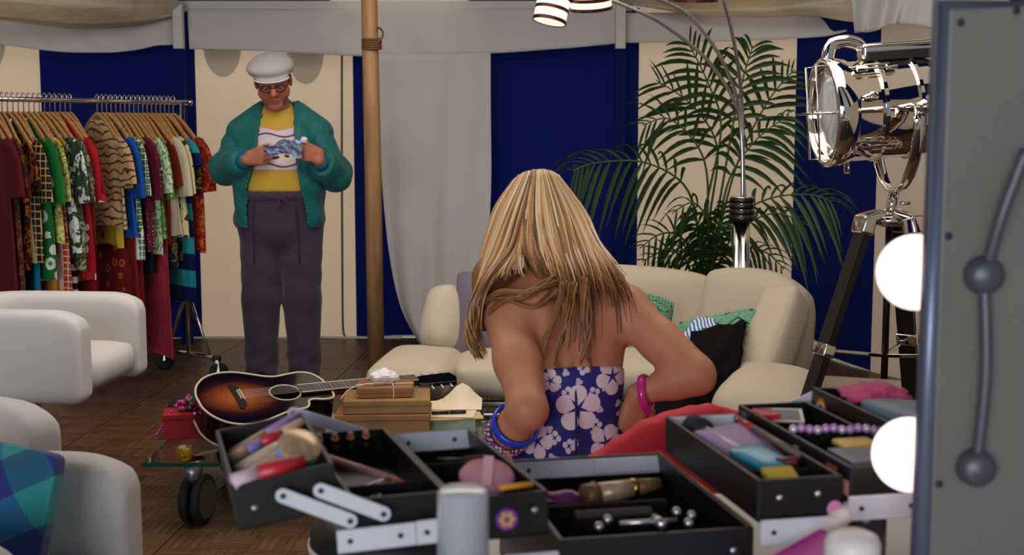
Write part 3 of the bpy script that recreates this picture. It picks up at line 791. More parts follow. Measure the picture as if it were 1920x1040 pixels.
for k in range(18):
    x = .60 - .63 * (1 - 2 ** (-(k + 1) / 12.0)) * 1.0
    if x < .14: break
    MB().box((x, 0, .013), (.002, .044 + .012 * (.6 - x) / .45, .002)).build('fret', STEEL, nk)
MB().tube([(.60, -.0225, .012), (.245, -.0285, .012), (.13, -.0285, .012)], .002, 5).tube([(.60, .0225, .012), (.245, .0285, .012), (.13, .0285, .012)], .002, 5).build('fingerboard_binding', IVORY, gtr)
hd = MB().prism([(.60, -.025), (.64, -.034), (.76, -.038), (.775, 0), (.76, .038), (.64, .034), (.60, .025)], -.018, -.002).build('headstock', BLACKL, gtr, bevel=.002)
for k in range(3):
    for sy in (-1, 1): MB().tube([(.65 + k * .04, sy * .036, -.01), (.65 + k * .04, sy * .052, -.01)], .004, 6).ell((.65 + k * .04, sy * .058, -.01), (.006, .008, .004), 8, 6).build('tuning_peg', CHROME, hd, smooth=True)
for k in range(6): MB().tube([(-.098, -.028 + k * .0112, .0125), (.60, -.017 + k * .0068, .0155)], .0006, 4).build('string', STEEL, gtr)
MB().tube([(-.246, 0, -.05), (-.262, 0, -.05)], .005, 8).build('strap_button', CHROME, gtr, smooth=True)
# soft black case lying behind the guitar
t_ = M('black_nylon', (18, 22, 28), .75, var=.2)
pc = P(455, 742, 4.80)
tag(MB().rbox((.52, .30, .10), .05, 8, .01, fn=lambda q: Vector((q.x, q.y, q.z + .012 * math.sin(q.x * 14))), mtx=Matrix.Translation((pc.x, pc.y, TZ + .065)) @ Matrix.Rotation(R(24), 4, 'Z') @ Matrix.Rotation(R(-3), 4, 'Y')).build('soft_case', t_, smooth=True), 'limp black nylon bag lying behind the guitar', 'bag')
# red gift box with beads
rb = PZ(338, 822, TZ); rb.y += .06
rbx = empty('gift_box', (rb.x, rb.y, TZ), (0, 0, R(12)), label='small red gift box on the left end of the coffee table', cat='box')
REDP = M('red_paper', (168, 22, 34), .45, var=.06)
MB().box((0, 0, .036), (.140, .120, .072)).build('box_base', REDP, rbx, bevel=.002)
MB().box((0, 0, .080), (.146, .126, .02)).build('box_lid', REDP, rbx, bevel=.002)
PINKB = M('magenta_bead', (196, 26, 120), .15, var=.1, coat=.5); GREENB = M('green_bead', (66, 140, 60), .3, var=.1)
bd = empty('bead_bunch', (rb.x + .02, rb.y, TZ + .092), label='bunch of magenta and green beads on the red gift box', cat='beads')
rg = random.Random(3)
for k in range(44):
    a = rg.uniform(0, 6.28); r_ = rg.uniform(0, .055); z = .008 + rg.random() * .05 * (1 - r_ / .07)
    MB().ell((r_ * math.cos(a), r_ * math.sin(a) * .8, z), (.0085, .0085, .0085), 8, 6).build('bead', GREENB if k % 4 == 3 else PINKB, bd, smooth=True)
for k in range(12): MB().ell((-.055 - .004 * k, -.052 - .003 * k, .004 - .007 * k), (.006, .006, .006), 8, 6).build('bead', PINKB, bd, smooth=True)
# yellow votive glass
vt = PZ(345, 862, TZ)
tag(MB().lathe([(.0, .001), (.022, .001), (.025, .006), (.028, .046), (.0255, .046), (.023, .012), (0, .010)], 24, Matrix.Translation((vt.x, vt.y, TZ))).build('votive_glass', M('yellow_glass', (226, 190, 22), .03, var=0, trans=.85), smooth=True), 'small yellow glass votive near the table edge', 'candle holder')
# stacked brown boxes tied with string
LEA = NT('brown_parcel'); v_ = LEA.coord(); LEA.base(LEA.ramp(LEA.noise(v_, 9, 5), [(.2, lin((116, 72, 36))), (.8, lin((160, 108, 60)))])); LEA.set(Roughness=.5); LEA.bump(LEA.noise(v_, 60, 4), .2, .003); LEA = LEA.m
LEA2 = NT('ochre_parcel'); v_ = LEA2.coord(); LEA2.base(LEA2.ramp(LEA2.noise(v_, 9, 5), [(.2, lin((128, 92, 42))), (.8, lin((168, 128, 66)))])); LEA2.set(Roughness=.55); LEA2.bump(LEA2.noise(v_, 60, 4), .2, .003); LEA2 = LEA2.m
STR = M('cream_string', (222, 206, 172), .8, var=.1)
bb = PZ(716, 822, TZ); by = bb.y + .10
def parcel(name, label, x, z, w, d, h, mat, rz, string=False):
    o = empty(name, (x, by, z), (0, 0, R(rz)), label=label, cat='box')
    MB().box((0, 0, (h - .022) / 2), (w - .006, d - .006, h - .022)).build('box_base', mat, o, bevel=.003)
    MB().box((0, 0, h - .0125), (w, d, .024)).build('box_lid', mat, o, bevel=.004)
    return o
parcel('parcel_box', 'brown leather-look box at the bottom of the box stack', bb.x, TZ, .345, .22, .090, LEA, 2)
parcel('parcel_box', 'flat ochre box in the middle of the box stack', bb.x + .012, TZ + .091, .315, .21, .052, LEA2, 4)
top = parcel('parcel_box', 'small brown box tied with string on top of the box stack', bb.x + .004, TZ + .144, .205, .15, .040, LEA, 6)
MB().tube([(.03, -.078, 0), (.03, -.078, .043), (.02, .078, .043), (.02, .078, 0)], .0022, 5).tube([(-.10, -.03, 0), (-.105, -.03, .043), (.105, -.02, .043), (.105, -.02, 0)], .0022, 5).tube(spline([(.03, -.02, .045), (-.06, -.06, .052), (-.13, -.05, .03), (-.16, -.07, .0)], 14), .002, 5).build('string', STR, top)
# crumpled tissue
rg = random.Random(11)
def crumple(name, label, loc, r, mat, cat, seed, n=26):
    b = MB().ell((0, 0, 0), (1, 1, 1), n, n // 2); rg = random.Random(seed)
    dirs = [(Vector((rg.gauss(0, 1), rg.gauss(0, 1), rg.gauss(0, 1))).normalized(), rg.uniform(.5, 1)) for _ in range(26)]
    nv = []
    for p in b.v:
        q = Vector(p); k = .68 + .42 * max((abs(q.dot(d)) ** 9) * w for d, w in dirs) + .06 * math.sin(q.x * 9 + q.y * 7)
        nv.append((q.x * k * r[0], q.y * k * r[1], q.z * k * r[2]))
    b.v = nv
    return tag(b.build(name, mat, smooth=False, loc=loc), label, cat)
crumple('crumpled_tissue', 'crumpled white tissue on top of the brown boxes', (bb.x + .0, by, TZ + .184 + .024), (.055, .045, .030), M('tissue', (236, 226, 224), .9, var=.04), 'tissue', 5)
# pile of papers, card and pen
pp = P(848, 775, 4.74)
for k, (w, d, z, h, rz, mt, lb_) in enumerate(((.17, .20, TZ, .045, 3, M('mint_card', (148, 164, 140), .7), 'thick mint green notebook under the papers beside the boxes'), (.21, .21, TZ + .046, .006, 10, M('manila', (206, 170, 120), .8), 'manila folder on the mint notebook'), (.18, .19, TZ + .053, .004, -4, M('cream_paper', (222, 206, 176), .85), 'cream paper sheets on the manila folder'))):
    o = MB().box((0, 0, h / 2), (w, d, h)).build(['notebook', 'folder', 'paper_sheets'][k], mt, loc=(pp.x, pp.y, z), rot=(0, 0, R(rz)), bevel=.0015); tag(o, lb_, ['notebook', 'folder', 'paper'][k])
rows = []
for i in range(7):
    rows.append([Vector((pp.x - .09 + .20 * j / 8, pp.y + .02 + .09 * i / 6, TZ + .059 + .085 * (i / 6) ** 1.6 * (.15 + .85 * math.exp(-((j - 5) / 2.2) ** 2)))) for j in range(9)])
tag(MB().sheet(rows).build('curled_paper', M('cream_letter', (228, 210, 178), .85), solid=.0012, smooth=False), 'curled cream letter standing up behind the pen', 'paper')
pn = empty('pen', (pp.x - .01, pp.y - .05, TZ + .0645), (0, 0, R(8)), label='black fountain pen lying on the papers', cat='pen')
MB().tube([(-.065, 0, 0), (-.06, 0, 0), (.0, 0, 0)], [.003, .0065, .0065], 10).build('barrel', BLACKP, pn, smooth=True)
MB().tube([(.002, 0, 0), (.058, 0, 0), (.065, 0, 0)], [.007, .007, .004], 10).build('pen_cap', BLACKP, pn, smooth=True)
MB().tube([(0, 0, 0), (.003, 0, 0)], .0074, 10).build('pen_ring', M('gold', (196, 150, 60), .25, 1.0, var=0), pn, smooth=True)

# ================================================================ red chair the woman sits on
RED = M('red_upholstery', (206, 36, 52), .7, var=.06, bump=.1, bscale=300)
cc = Vector((.20, 2.98, 0))
rch = empty('red_chair', cc, label='red upholstered chair with a curved back under the seated woman', cat='chair')
sd = SDF((-.42, -.42, .40), (.42, .42, .85), .012)
arc = [( .33 * math.cos(a), .33 * math.sin(a), a) for a in np.linspace(R(-150), R(48), 22)]
for i in range(21):
    a0, a1 = arc[i], arc[i + 1]
    def hz(a): return float(np.interp(math.degrees(a), [-150, -115, -100, -85, -75, -62, -47, -28, 0, 30, 50], [.46, .52, .610, .668, .706, .726, .725, .692, .60, .50, .47]))
    for z in np.linspace(0, 1, 5):
        z0 = .47 + (hz(a0[2]) - .47) * z; z1 = .47 + (hz(a1[2]) - .47) * z
        sd.cap((a0[0], a0[1], z0), (a1[0], a1[1], z1), .032, .032, .02)
sd.build('backrest', RED, rch)
MB().lathe([(0, .36), (.28, .36), (.31, .38), (.315, .41), (.29, .435), (0, .44)], 36).build('seat', RED, rch, smooth=True)
MB().lathe([(0, 0), (.22, 0), (.225, .01), (.04, .03), (.03, .06), (.03, .36), (.1, .365)], 24).build('pedestal', CHROME, rch, smooth=True)

# ================================================================ clothes rack
RE = Vector((-1.79, 7.0, 0)); RD = Vector((-.67, -.742, 0)).normalized(); RZ = 1.50
HD = Vector((-RD.y, RD.x, 0)) * 1.0                                  # across the rail, pointing right and towards the viewer
if HD.x < 0: HD = -HD
rack = empty('clothes_rack', (RE.x, RE.y, 0), label='chrome rolling clothes rail full of printed shirts', cat='clothes rack', world=True)
RLEN = 1.75
e0, e1 = RE - RD * .05 + Vector((0, 0, RZ)), RE + RD * RLEN + Vector((0, 0, RZ))
MB().tube([e0, e1], .0135, 14).build('rail', CHROME, rack, smooth=True)
MB().ell(e0, (.018, .018, .018), 10, 8).build('rail_knob', CHROME, rack, smooth=True)
for s_ in (.0, RLEN - .06):
    b = RE + RD * s_
    MB().tube([b + Vector((0, 0, .12)), b + Vector((0, 0, RZ))], .014, 12).build('upright', CHROME, rack, smooth=True)
    MB().tube([b - HD * .26 + Vector((0, 0, .125)), b + HD * .26 + Vector((0, 0, .125))], .013, 10).build('foot_bar', CHROME, rack, smooth=True)
    MB().tube([b - HD * .20 + Vector((0, 0, .13)), b + Vector((0, 0, .48))], .008, 8).tube([b + HD * .20 + Vector((0, 0, .13)), b + Vector((0, 0, .48))], .008, 8).build('brace', CHROME, rack, smooth=True)
    for sg in (-1, 1):
        f = b + HD * (.26 * sg)
        cst = MB().box((f.x, f.y, .125), (.045, .045, .035)).build('castor', BLACKP, rack, bevel=.008)
        mm = Matrix.Translation((f.x + .012, f.y - .01, .052)) @ Matrix.Rotation(R(35), 4, 'Z') @ Matrix.Rotation(R(90), 4, 'X')
        MB().lathe([(.0, -.014), (.040, -.014), (.052, -.010), (.052, .010), (.040, .014), (0, .014)], 24, mm).build('castor_wheel', RUBBER, cst, smooth=True)
        MB().bar((f.x + .004, f.y - .002, .12), (f.x + .012, f.y - .012, .05), .022, .04).build('castor_fork', STEEL, cst, bevel=.003)

HW = NT('hanger_wood'); v_ = HW.coord((3, 20, 20)); HW.base(HW.ramp(HW.noise(v_, 4, 4), [(.2, lin((150, 104, 58))), (.8, lin((196, 148, 92)))])); HW.set(Roughness=.4); HW = HW.m
def hanger_proto():
    root = empty('clothes_hanger')
    hk = [Vector((.016 * math.cos(a), 0, -.018 + .016 + .018 * math.sin(a))) for a in np.linspace(R(200), R(-70), 12)]
    hk = [Vector((x.x, 0, x.z + .016 - .0)) for x in hk]
    MB().tube(hk + [Vector((.0, 0, -.025)), Vector((0, 0, -.070))], .0026, 6).build('hook', CHROME, root, smooth=True)
    pts = spline([(-.212, 0, -.222), (-.17, 0, -.190), (-.09, 0, -.120), (-.03, 0, -.078), (0, 0, -.068), (.03, 0, -.078), (.09, 0, -.120), (.17, 0, -.190), (.212, 0, -.222)], 25)
    rr = [.0055 + .003 * abs(i - 12) / 12 for i in range(25)]
    MB().tube(pts, rr, 8, flat=2.0, upv=(0, 0, 1)).build('shoulder_bar', HW, root, smooth=True)
    return root

def pat(name, kind, cols, scale=14):
    """printed cloth: cols are 0-255 colours"""
    t = NT(name); v = t.coord(); C = [lin(c) for c in cols]
    if kind == 'plain': out = t.mix(t.noise(v, 6, 4), C[0], tuple(x * .75 for x in C[0][:3]) + (1,))
    elif kind == 'leaf':
        n1 = t.noise(v, scale, 2, .4, 1.6); n2 = t.noise(t.coord((1, 1, 1), loc=(3, 1, 7)), scale * 1.3, 2, .4, 2.0)
        out = t.mix(t.math('GREATER_THAN', n1, .53), C[0], C[1]); out = t.mix(t.math('GREATER_THAN', n2, .58), out, C[2])
    elif kind == 'floral':
        d = t.vor(v, scale * .95, rnd=.9); a = t.noise(v, scale * 2.2, 2, .5)
        pet = t.math('LESS_THAN', t.math('ADD', d, t.math('MULTIPLY', a, .35)), .52); cen = t.math('LESS_THAN', d, .12)
        out = t.mix(pet, C[0], C[1]); out = t.mix(cen, out, C[2])
    elif kind == 'scroll':
        w = t.wave(v, scale * .5, 7, 'RINGS', detail=1.0, dscale=1.4); out = t.mix(t.math('LESS_THAN', w, .16), C[0], C[1])
        out = t.mix(t.math('GREATER_THAN', t.noise(v, 9, 2), .66), out, C[2])
    elif kind == 'lattice':
        e = t.vor(v, scale * 1.6, 'DISTANCE_TO_EDGE', 'Distance', rnd=.0); out = t.mix(t.math('LESS_THAN', e, .09), C[0], C[1])
        out = t.mix(t.math('LESS_THAN', t.vor(v, scale * 1.6, rnd=0), .14), out, C[2])
    elif kind == 'stripe':
        z = t.sep(v)[2]; out = t.mix(t.math('GREATER_THAN', t.math('FRACT', t.math('MULTIPLY', z, scale)), .5), C[0], C[1])
    elif kind == 'dots':
        out = t.mix(t.math('LESS_THAN', t.vor(v, scale * 2.4, rnd=.4), .20), C[0], C[1])
    t.base(out); t.set(Roughness=.85, Specular_IOR_Level=.2)
    t.bump(t.noise(t.coord((3, 3, 1)), 9, 4), .5, .02)
    return t.m

def garment(name, label, s_, mat, hem, sleeve=.24, hw=.20, hemw=.23, cat='shirt', yaw=0, group='garments on the rail', seed=0, flare=0.0, thick=.0115):
    rg = random.Random(seed * 13 + 5); low = rg.random() < .42
    o = empty(name, RE + RD * s_ + Vector((0, 0, RZ)), (0, 0, math.atan2(HD.y, HD.x) + R(yaw)), label=label, cat=cat, group=group)
    L = RZ - hem; ph = [rg.uniform(0, 6.28) for _ in range(4)]
    nz, n = 18, 30; vs, fs = [], []
    for i in range(nz):
        t = i / (nz - 1)
        z = -.088 - (L - .088) * t
        if i < 5:                                                    # shoulders slope out from the neck
            u = i / 4.0; z0_ = -.150 if low else -.098; w0_ = .115 if low else .06; z = z0_ + (-.238 - z0_) * u ** (1.0 if low else 1.15); w = w0_ + (hw - w0_) * u ** .9
        else:
            u = (i - 4) / (nz - 5.0); z = -.238 - (L - .238) * u
            w = hw + (hemw - hw) * u + .006 * math.sin(u * 5 + ph[0])
        tk = thick * (.55 if i == 0 else 1) * (1 + .25 * (t if i >= 5 else 0))
        for j in range(n):
            a = 2 * math.pi * j / n; cx, sy = math.cos(a), math.sin(a)
            wr = .0058 * math.sin(5 * a + ph[1] + t * 2) + .003 * math.sin(9 * a + ph[2] - t * 3)
            x = w * math.copysign(abs(cx) ** .55, cx) * (1 + .02 * math.sin(7 * t + ph[3]))
            y = (tk * math.copysign(abs(sy) ** .6, sy) + wr * (.3 + t)) + flare * t * math.sin(3.2 * x / w + ph[0]) * .012
            zz = z + (.010 * math.sin(x * 22 + ph[0]) if i == nz - 1 else 0) - (.02 * (abs(cx) ** 6) if 5 <= i <= 7 else 0)
            vs.append((x, y, zz))
    for i in range(nz - 1):
        for j in range(n): fs.append((i * n + j, (i + 1) * n + j, (i + 1) * n + (j + 1) % n, i * n + (j + 1) % n))
    fs.append(tuple(range(n)))
    MB().add(vs, fs).build('body', mat, o, smooth=True)
    if sleeve:
        for sg in (-1, 1):
            b = MB(); pts = spline([(sg * (hw - .045), 0, -.215), (sg * (hw + .020), 0, -.250), (sg * (hw + .048), .004, -.240 - sleeve * .5), (sg * (hw + .062), .006 * sg, -.225 - sleeve)], 9)
            vs2, fs2 = [], []
            for i, p in enumerate(pts):
                t = i / 8; hw2 = .035 + .032 * min(1, t * 1.8); tk = .010 + .004 * t
                dn = Vector((pts[min(8, i + 1)] - pts[max(0, i - 1)])).normalized(); nx = Vector((dn.z, 0, -dn.x))
                for j in range(14):
                    a = 2 * math.pi * j / 14
                    q = p + nx * (hw2 * math.cos(a)) + Vector((0, 1, 0)) * (tk * math.sin(a) + .003 * math.sin(3 * a + ph[1] + t * 3))
                    vs2.append(tuple(q))
            for i in range(8):
                for j in range(14): fs2.append((i * 14 + j, (i + 1) * 14 + j, (i + 1) * 14 + (j + 1) % 14, i * 14 + (j + 1) % 14))
            b.add(vs2, fs2).build('sleeve', mat, o, smooth=True)
    return o
# (name, label, kind, colours, scale, hem height, sleeve, category), from the far right end towards the viewer
GR = [
 ('red_shirt', 'red and orange leaf print shirt at the right end of the rail', 'leaf', [(150, 34, 22), (196, 92, 48), (108, 20, 20)], 26, .70, .25, 'shirt'),
 ('striped_dress', 'teal and navy striped dress second from the right end of the rail', 'stripe', [(16, 22, 80), (36, 150, 160), (0, 0, 0)], 5.6, .43, .12, 'dress'),
 ('gold_print_shirt', 'black and gold flecked print shirt beside the striped dress', 'leaf', [(26, 20, 12), (150, 122, 44), (70, 60, 24)], 34, .66, .24, 'shirt'),
 ('cream_floral_shirt', 'cream and dark brown floral shirt near the right end', 'floral', [(206, 190, 140), (66, 44, 24), (120, 96, 50)], 20, .78, .26, 'shirt'),
 ('navy_yellow_shirt', 'dark navy shirt with yellow flecks beside the cream floral one', 'leaf', [(14, 22, 52), (130, 116, 40), (32, 60, 96)], 30, .62, .2, 'shirt'),
 ('cream_trim_shirt', 'plain cream shirt with a blue cuff among the right bunch', 'plain', [(212, 196, 164), (0, 0, 0), (0, 0, 0)], 10, .80, .27, 'shirt'),
 ('rust_shirt', 'rust red plain shirt under a wooden hanger in the right bunch', 'plain', [(120, 42, 26), (0, 0, 0), (0, 0, 0)], 10, .74, .22, 'shirt'),
 ('rose_long_dress', 'long dusty rose dress reaching lowest in the right bunch', 'plain', [(170, 52, 74), (0, 0, 0), (0, 0, 0)], 10, .16, 0, 'dress'),
 ('lime_shirt', 'bright lime green shirt with pale leaves in the right bunch', 'leaf', [(84, 136, 52), (176, 196, 120), (44, 100, 40)], 18, .78, .28, 'shirt'),
 ('pale_green_shirt', 'pale green and white leaf shirt beside the lime one', 'leaf', [(186, 200, 160), (96, 146, 84), (222, 224, 206)], 26, .70, .25, 'shirt'),
 ('midnight_shirt', 'black shirt with small white motifs in the right bunch', 'dots', [(16, 18, 32), (206, 206, 212), (0, 0, 0)], 14, .60, .2, 'shirt'),
 ('maroon_dotted_shirt', 'maroon shirt with tiny pale dots in the right bunch', 'dots', [(96, 22, 48), (190, 140, 150), (0, 0, 0)], 20, .72, .28, 'shirt'),
 ('crimson_long_dress', 'long crimson dress hanging inside the right bunch', 'plain', [(150, 34, 52), (0, 0, 0), (0, 0, 0)], 10, .20, 0, 'dress'),
 ('geometric_shirt', 'white and green geometric line print shirt in the right bunch', 'lattice', [(70, 112, 74), (224, 228, 216), (220, 220, 210)], 20, .68, .26, 'shirt'),
 ('blue_shirt', 'bright blue plain shirt in the right bunch', 'plain', [(20, 82, 170), (0, 0, 0), (0, 0, 0)], 10, .80, .27, 'shirt'),
 ('red_floral_dress', 'dark red floral long dress behind the tan scroll shirt', 'floral', [(112, 26, 24), (176, 84, 48), (60, 16, 18)], 16, .30, 0, 'dress'),
 ('yellow_floral_shirt', 'yellow and brown floral shirt beside the tan scroll shirt', 'floral', [(196, 156, 52), (84, 52, 26), (226, 200, 120)], 22, .76, .22, 'shirt'),
 ('tan_scroll_shirt', 'tan shirt with brown scroll print at the front of the right bunch', 'scroll', [(190, 156, 112), (92, 54, 30), (206, 176, 134)], 16, .86, .2, 'shirt'),
]
GL = [
 ('deep_red_shirt', 'deep red plain T-shirt dress at the right end of the left bunch', 'plain', [(128, 20, 20), (0, 0, 0), (0, 0, 0)], 10, .44, .24, 'dress'),
 ('black_white_shirt', 'black and white scroll print shirt beside the deep red one', 'scroll', [(18, 18, 20), (214, 212, 206), (30, 30, 32)], 20, .70, .2, 'shirt'),
 ('red_white_floral_shirt', 'red and white floral shirt in the left bunch', 'floral', [(176, 30, 40), (226, 208, 204), (196, 70, 70)], 15, .60, .28, 'shirt'),
 ('zebra_dress', 'black and white striped dress low in the left bunch', 'stripe', [(18, 18, 20), (206, 206, 206), (0, 0, 0)], 16, .38, 0, 'dress'),
 ('olive_leaf_shirt', 'olive and grey leaf print shirt in the left bunch', 'leaf', [(78, 82, 50), (150, 152, 118), (44, 50, 30)], 24, .66, .28, 'shirt'),
 ('grey_leaf_shirt', 'slate green shirt with large white leaves in the left bunch', 'leaf', [(60, 74, 62), (206, 212, 204), (36, 46, 40)], 13, .74, .28, 'shirt'),
 ('lattice_dress', 'orange-red dress with a white lattice print in the left bunch', 'lattice', [(184, 56, 38), (230, 196, 176), (206, 96, 70)], 20, .40, 0, 'dress'),
 ('yellow_green_shirt', 'yellow-green leaf shirt in the left bunch', 'leaf', [(160, 156, 66), (206, 204, 130), (96, 104, 40)], 20, .80, .27, 'shirt'),
 ('ochre_dress', 'long plain ochre dress hanging low in the left bunch', 'plain', [(186, 120, 40), (0, 0, 0), (0, 0, 0)], 10, .36, 0, 'dress'),
 ('green_hibiscus_shirt', 'vivid green shirt with white hibiscus in the left bunch', 'floral', [(26, 112, 52), (230, 234, 222), (60, 150, 70)], 11, .62, .28, 'shirt'),
 ('teal_shirt', 'plain teal blue shirt showing between the left bunch prints', 'plain', [(16, 112, 150), (0, 0, 0), (0, 0, 0)], 10, .56, .2, 'shirt'),
 ('brown_geometric_shirt', 'black, brown and cream geometric print shirt in the left bunch', 'lattice', [(44, 28, 20), (190, 160, 110), (120, 70, 40)], 18, .72, .27, 'shirt'),
 ('orange_leaf_shirt', 'dark shirt with orange leaves near the left edge', 'leaf', [(40, 22, 16), (190, 96, 40), (84, 40, 22)], 20, .68, .22, 'shirt'),
 ('denim_dress', 'long washed blue dress near the left edge', 'plain', [(52, 66, 110), (0, 0, 0), (0, 0, 0)], 10, .40, 0, 'dress'),
 ('brown_dress', 'dark brown patterned long dress at the left edge', 'leaf', [(72, 34, 22), (110, 60, 36), (40, 20, 16)], 24, .46, .2, 'dress'),
 ('maroon_dress', 'dark maroon plain dress cut by the left edge of the picture', 'plain', [(74, 16, 18), (0, 0, 0), (0, 0, 0)], 10, .36, .24, 'dress'),
 ('wine_dress', 'wine red dress cut by the left picture edge beyond the maroon one', 'plain', [(92, 22, 30), (0, 0, 0), (0, 0, 0)], 10, .40, .24, 'dress'),
]
THIN = ('gold_print_shirt', 'navy_yellow_shirt', 'rust_shirt', 'midnight_shirt', 'crimson_long_dress', 'yellow_floral_shirt', 'zebra_dress', 'black_white_shirt', 'ochre_dress', 'teal_shirt', 'denim_dress', 'orange_leaf_shirt')
hp = hanger_proto(); first = True; idx = 0
for grp, s0, ds, gname in ((GR, .055, .0265, 'garments in the right bunch'), (GL, .655, .0275, 'garments in the left bunch')):
    for k, (nm, lb_, kind, cols, scl, hem, slv, cat) in enumerate(grp):
        s_ = s0 + ds * k; yw = random.Random(idx).uniform(-7, 7)
        mt = pat(nm, kind, cols, scl)
        garment(nm, lb_, s_, mt, hem, slv, cat=cat, yaw=yw, seed=idx, group=gname, hw=(.150 if nm in THIN else .205 if slv else .165), hemw=(.17 if nm in THIN else .24), thick=.0095)
        h = hp if first else copy_tree(hp); first = False
        h.location = RE + RD * s_ + Vector((0, 0, RZ)); h.rotation_euler = (0, 0, math.atan2(HD.y, HD.x) + R(yw))
        short = lb_.split(' in the ')[0].split(' at the ')[0].split(' beside ')[0].split(' near ')[0].split(' hanging ')[0].split(' under ')[0].split(' second ')[0].split(' cut by ')[0].split(' behind ')[0]
        tag(h, ('wooden hanger carrying the ' + short)[:150], 'hanger', 'wooden hangers on the clothes rail'); idx += 1

# ================================================================ palm
t = NT('palm_leaf'); v_ = t.coord(); n_ = t.noise(v_, 5, 3); t.base(t.mix(n_, lin((20, 42, 18)), lin((50, 80, 34)))); t.set(Roughness=.45, Specular_IOR_Level=.4); t.translucent(lin((70, 104, 38)), .18); PALM = t.m
PSTEM = M('palm_stem', (72, 92, 42), .5, var=.15)
pbse = P(1318, 540, 6.95); palm = empty('kentia_palm', (pbse.x, pbse.y, .30), label='tall green kentia palm behind the cream sofa', cat='plant', world=True)
pot = empty('plant_pot', (pbse.x, pbse.y, 0), label='dark round plant pot holding the palm behind the sofa', cat='pot')
MB().lathe([(0, 0), (.16, 0), (.22, .36), (.23, .38), (.21, .38), (.20, .33), (0, .33)], 28).build('pot_body', M('dark_ceramic', (60, 52, 48), .4), pot, smooth=True)
MB().lathe([(0, .335), (.20, .335)], 20).build('soil', M('soil', (34, 24, 18), .95, var=.3), pot)
rg = random.Random(21)
def frond(pts, l_max, n_leaf, droop=.5, side_up=.25, start=.28, face=None):
    """rachis through pts (room coordinates) with leaflets on both sides"""
    ns = 46; c = spline(pts, ns); st = MB().tube(c, [.007 * (1 - .8 * i / (ns - 1)) + .0015 for i in range(ns)], 6)
    st.build('stem', PSTEM, palm, smooth=True)
    b = MB()
    n_leaf = max(7, int(n_leaf * .54)); droop *= 1.25
    for k in range(n_leaf):
        t_ = start + (1 - start) * (k + .3 * rg.random()) / n_leaf
        i = min(ns - 2, int(t_ * (ns - 1))); p = c[i].lerp(c[i + 1], t_ * (ns - 1) - i); tan = (c[i + 1] - c[i]).normalized()
        nrm = Vector((0, -1, .35)) if face is None else Vector(face)
        side0 = tan.cross(nrm)
        if side0.length < .05: side0 = Vector((1, 0, 0))
        side0.normalize(); u = (t_ - start) / (1 - start)
        L = l_max * (math.sin(math.pi * min(1, .18 + .80 * u)) ** .6) * rg.uniform(.65, 1.12)
        for sg in (-1, 1):
            side = side0 * sg
            d0 = (tan * (.55 + .5 * u) + side * (1 - .35 * u) + Vector((0, 0, side_up * .4)) + Vector((0, rg.uniform(-.25, .15), rg.uniform(-.08, .08)))).normalized()
            q = []
            for m_ in range(6):
                s_ = m_ / 5; q.append(p + d0 * (L * s_) + Vector((0, 0, -droop * L * s_ ** 2)))
            wd = tan * .0155 * (L / .3) ** .5
            wid = [.35, .9, 1.0, .85, .5, .04]
            mid = Vector((0, .006, .004)); kk = len(b.v)
            for m_ in range(6): b.v += [tuple(q[m_] - wd * wid[m_]), tuple(q[m_] + mid * wid[m_]), tuple(q[m_] + wd * wid[m_])]
            for m_ in range(5):
                a = kk + m_ * 3; b.f += [(a, a + 1, a + 4, a + 3), (a + 1, a + 2, a + 5, a + 4)]
    b.build('frond', PALM, palm, smooth=True)
base = lambda dx=0, dy=0: Vector((pbse.x + dx, pbse.y + dy, .36))
def F(pxs, l, n, **kw):
    frond([base(rg.uniform(-.05, .05), rg.uniform(-.04, .04))] + [P(*p) for p in pxs], l, n, **kw)
F([(1322, 400, 6.9), (1352, 240, 6.8), (1325, 150, 6.7), (1290, 80, 6.6)], .36, 22, start=.52, droop=.30)
F([(1345, 400, 6.9), (1375, 230, 6.8), (1395, 140, 6.75), (1412, 85, 6.7)], .34, 20, start=.50, droop=.35)
F([(1330, 420, 7.0), (1345, 280, 6.95), (1300, 200, 6.9), (1230, 150, 6.8)], .34, 22, start=.50, droop=.22)
F([(1325, 430, 6.9), (1320, 300, 6.8), (1260, 225, 6.7), (1205, 235, 6.6)], .30, 20, start=.50, droop=.35)
F([(1310, 440, 6.8), (1285, 350, 6.7), (1210, 305, 6.55), (1120, 305, 6.4), (1075, 320, 6.3)], .36, 28, start=.42, droop=.55)
F([(1345, 430, 6.8), (1370, 330, 6.7), (1420, 260, 6.6), (1480, 215, 6.5)], .30, 20, start=.50, droop=.55)
F([(1350, 430, 7.1), (1385, 300, 7.1), (1440, 190, 7.0), (1490, 130, 6.9)], .32, 20, start=.50, droop=.25)
F([(1345, 460, 6.8), (1390, 400, 6.7), (1450, 370, 6.6), (1520, 365, 6.5), (1560, 378, 6.45)], .30, 22, start=.42, droop=.6)
F([(1345, 470, 6.8), (1400, 420, 6.65), (1460, 400, 6.55), (1530, 430, 6.5)], .26, 18, start=.45, droop=.7)
F([(1300, 480, 6.8), (1270, 440, 6.7), (1235, 440, 6.6), (1200, 465, 6.5)], .22, 16, start=.35, droop=.4)
F([(1290, 495, 6.8), (1250, 470, 6.7), (1205, 490, 6.6)], .20, 14, start=.35, droop=.35)
F([(1350, 490, 6.8), (1400, 465, 6.7), (1440, 475, 6.6), (1470, 505, 6.55)], .22, 16, start=.35, droop=.6)
F([(1320, 470, 6.7), (1330, 420, 6.6), (1300, 380, 6.5), (1260, 400, 6.4)], .24, 16, start=.35, droop=.7)
F([(1330, 480, 6.75), (1345, 440, 6.65), (1365, 420, 6.6), (1385, 440, 6.55)], .24, 14, start=.30, droop=.7)
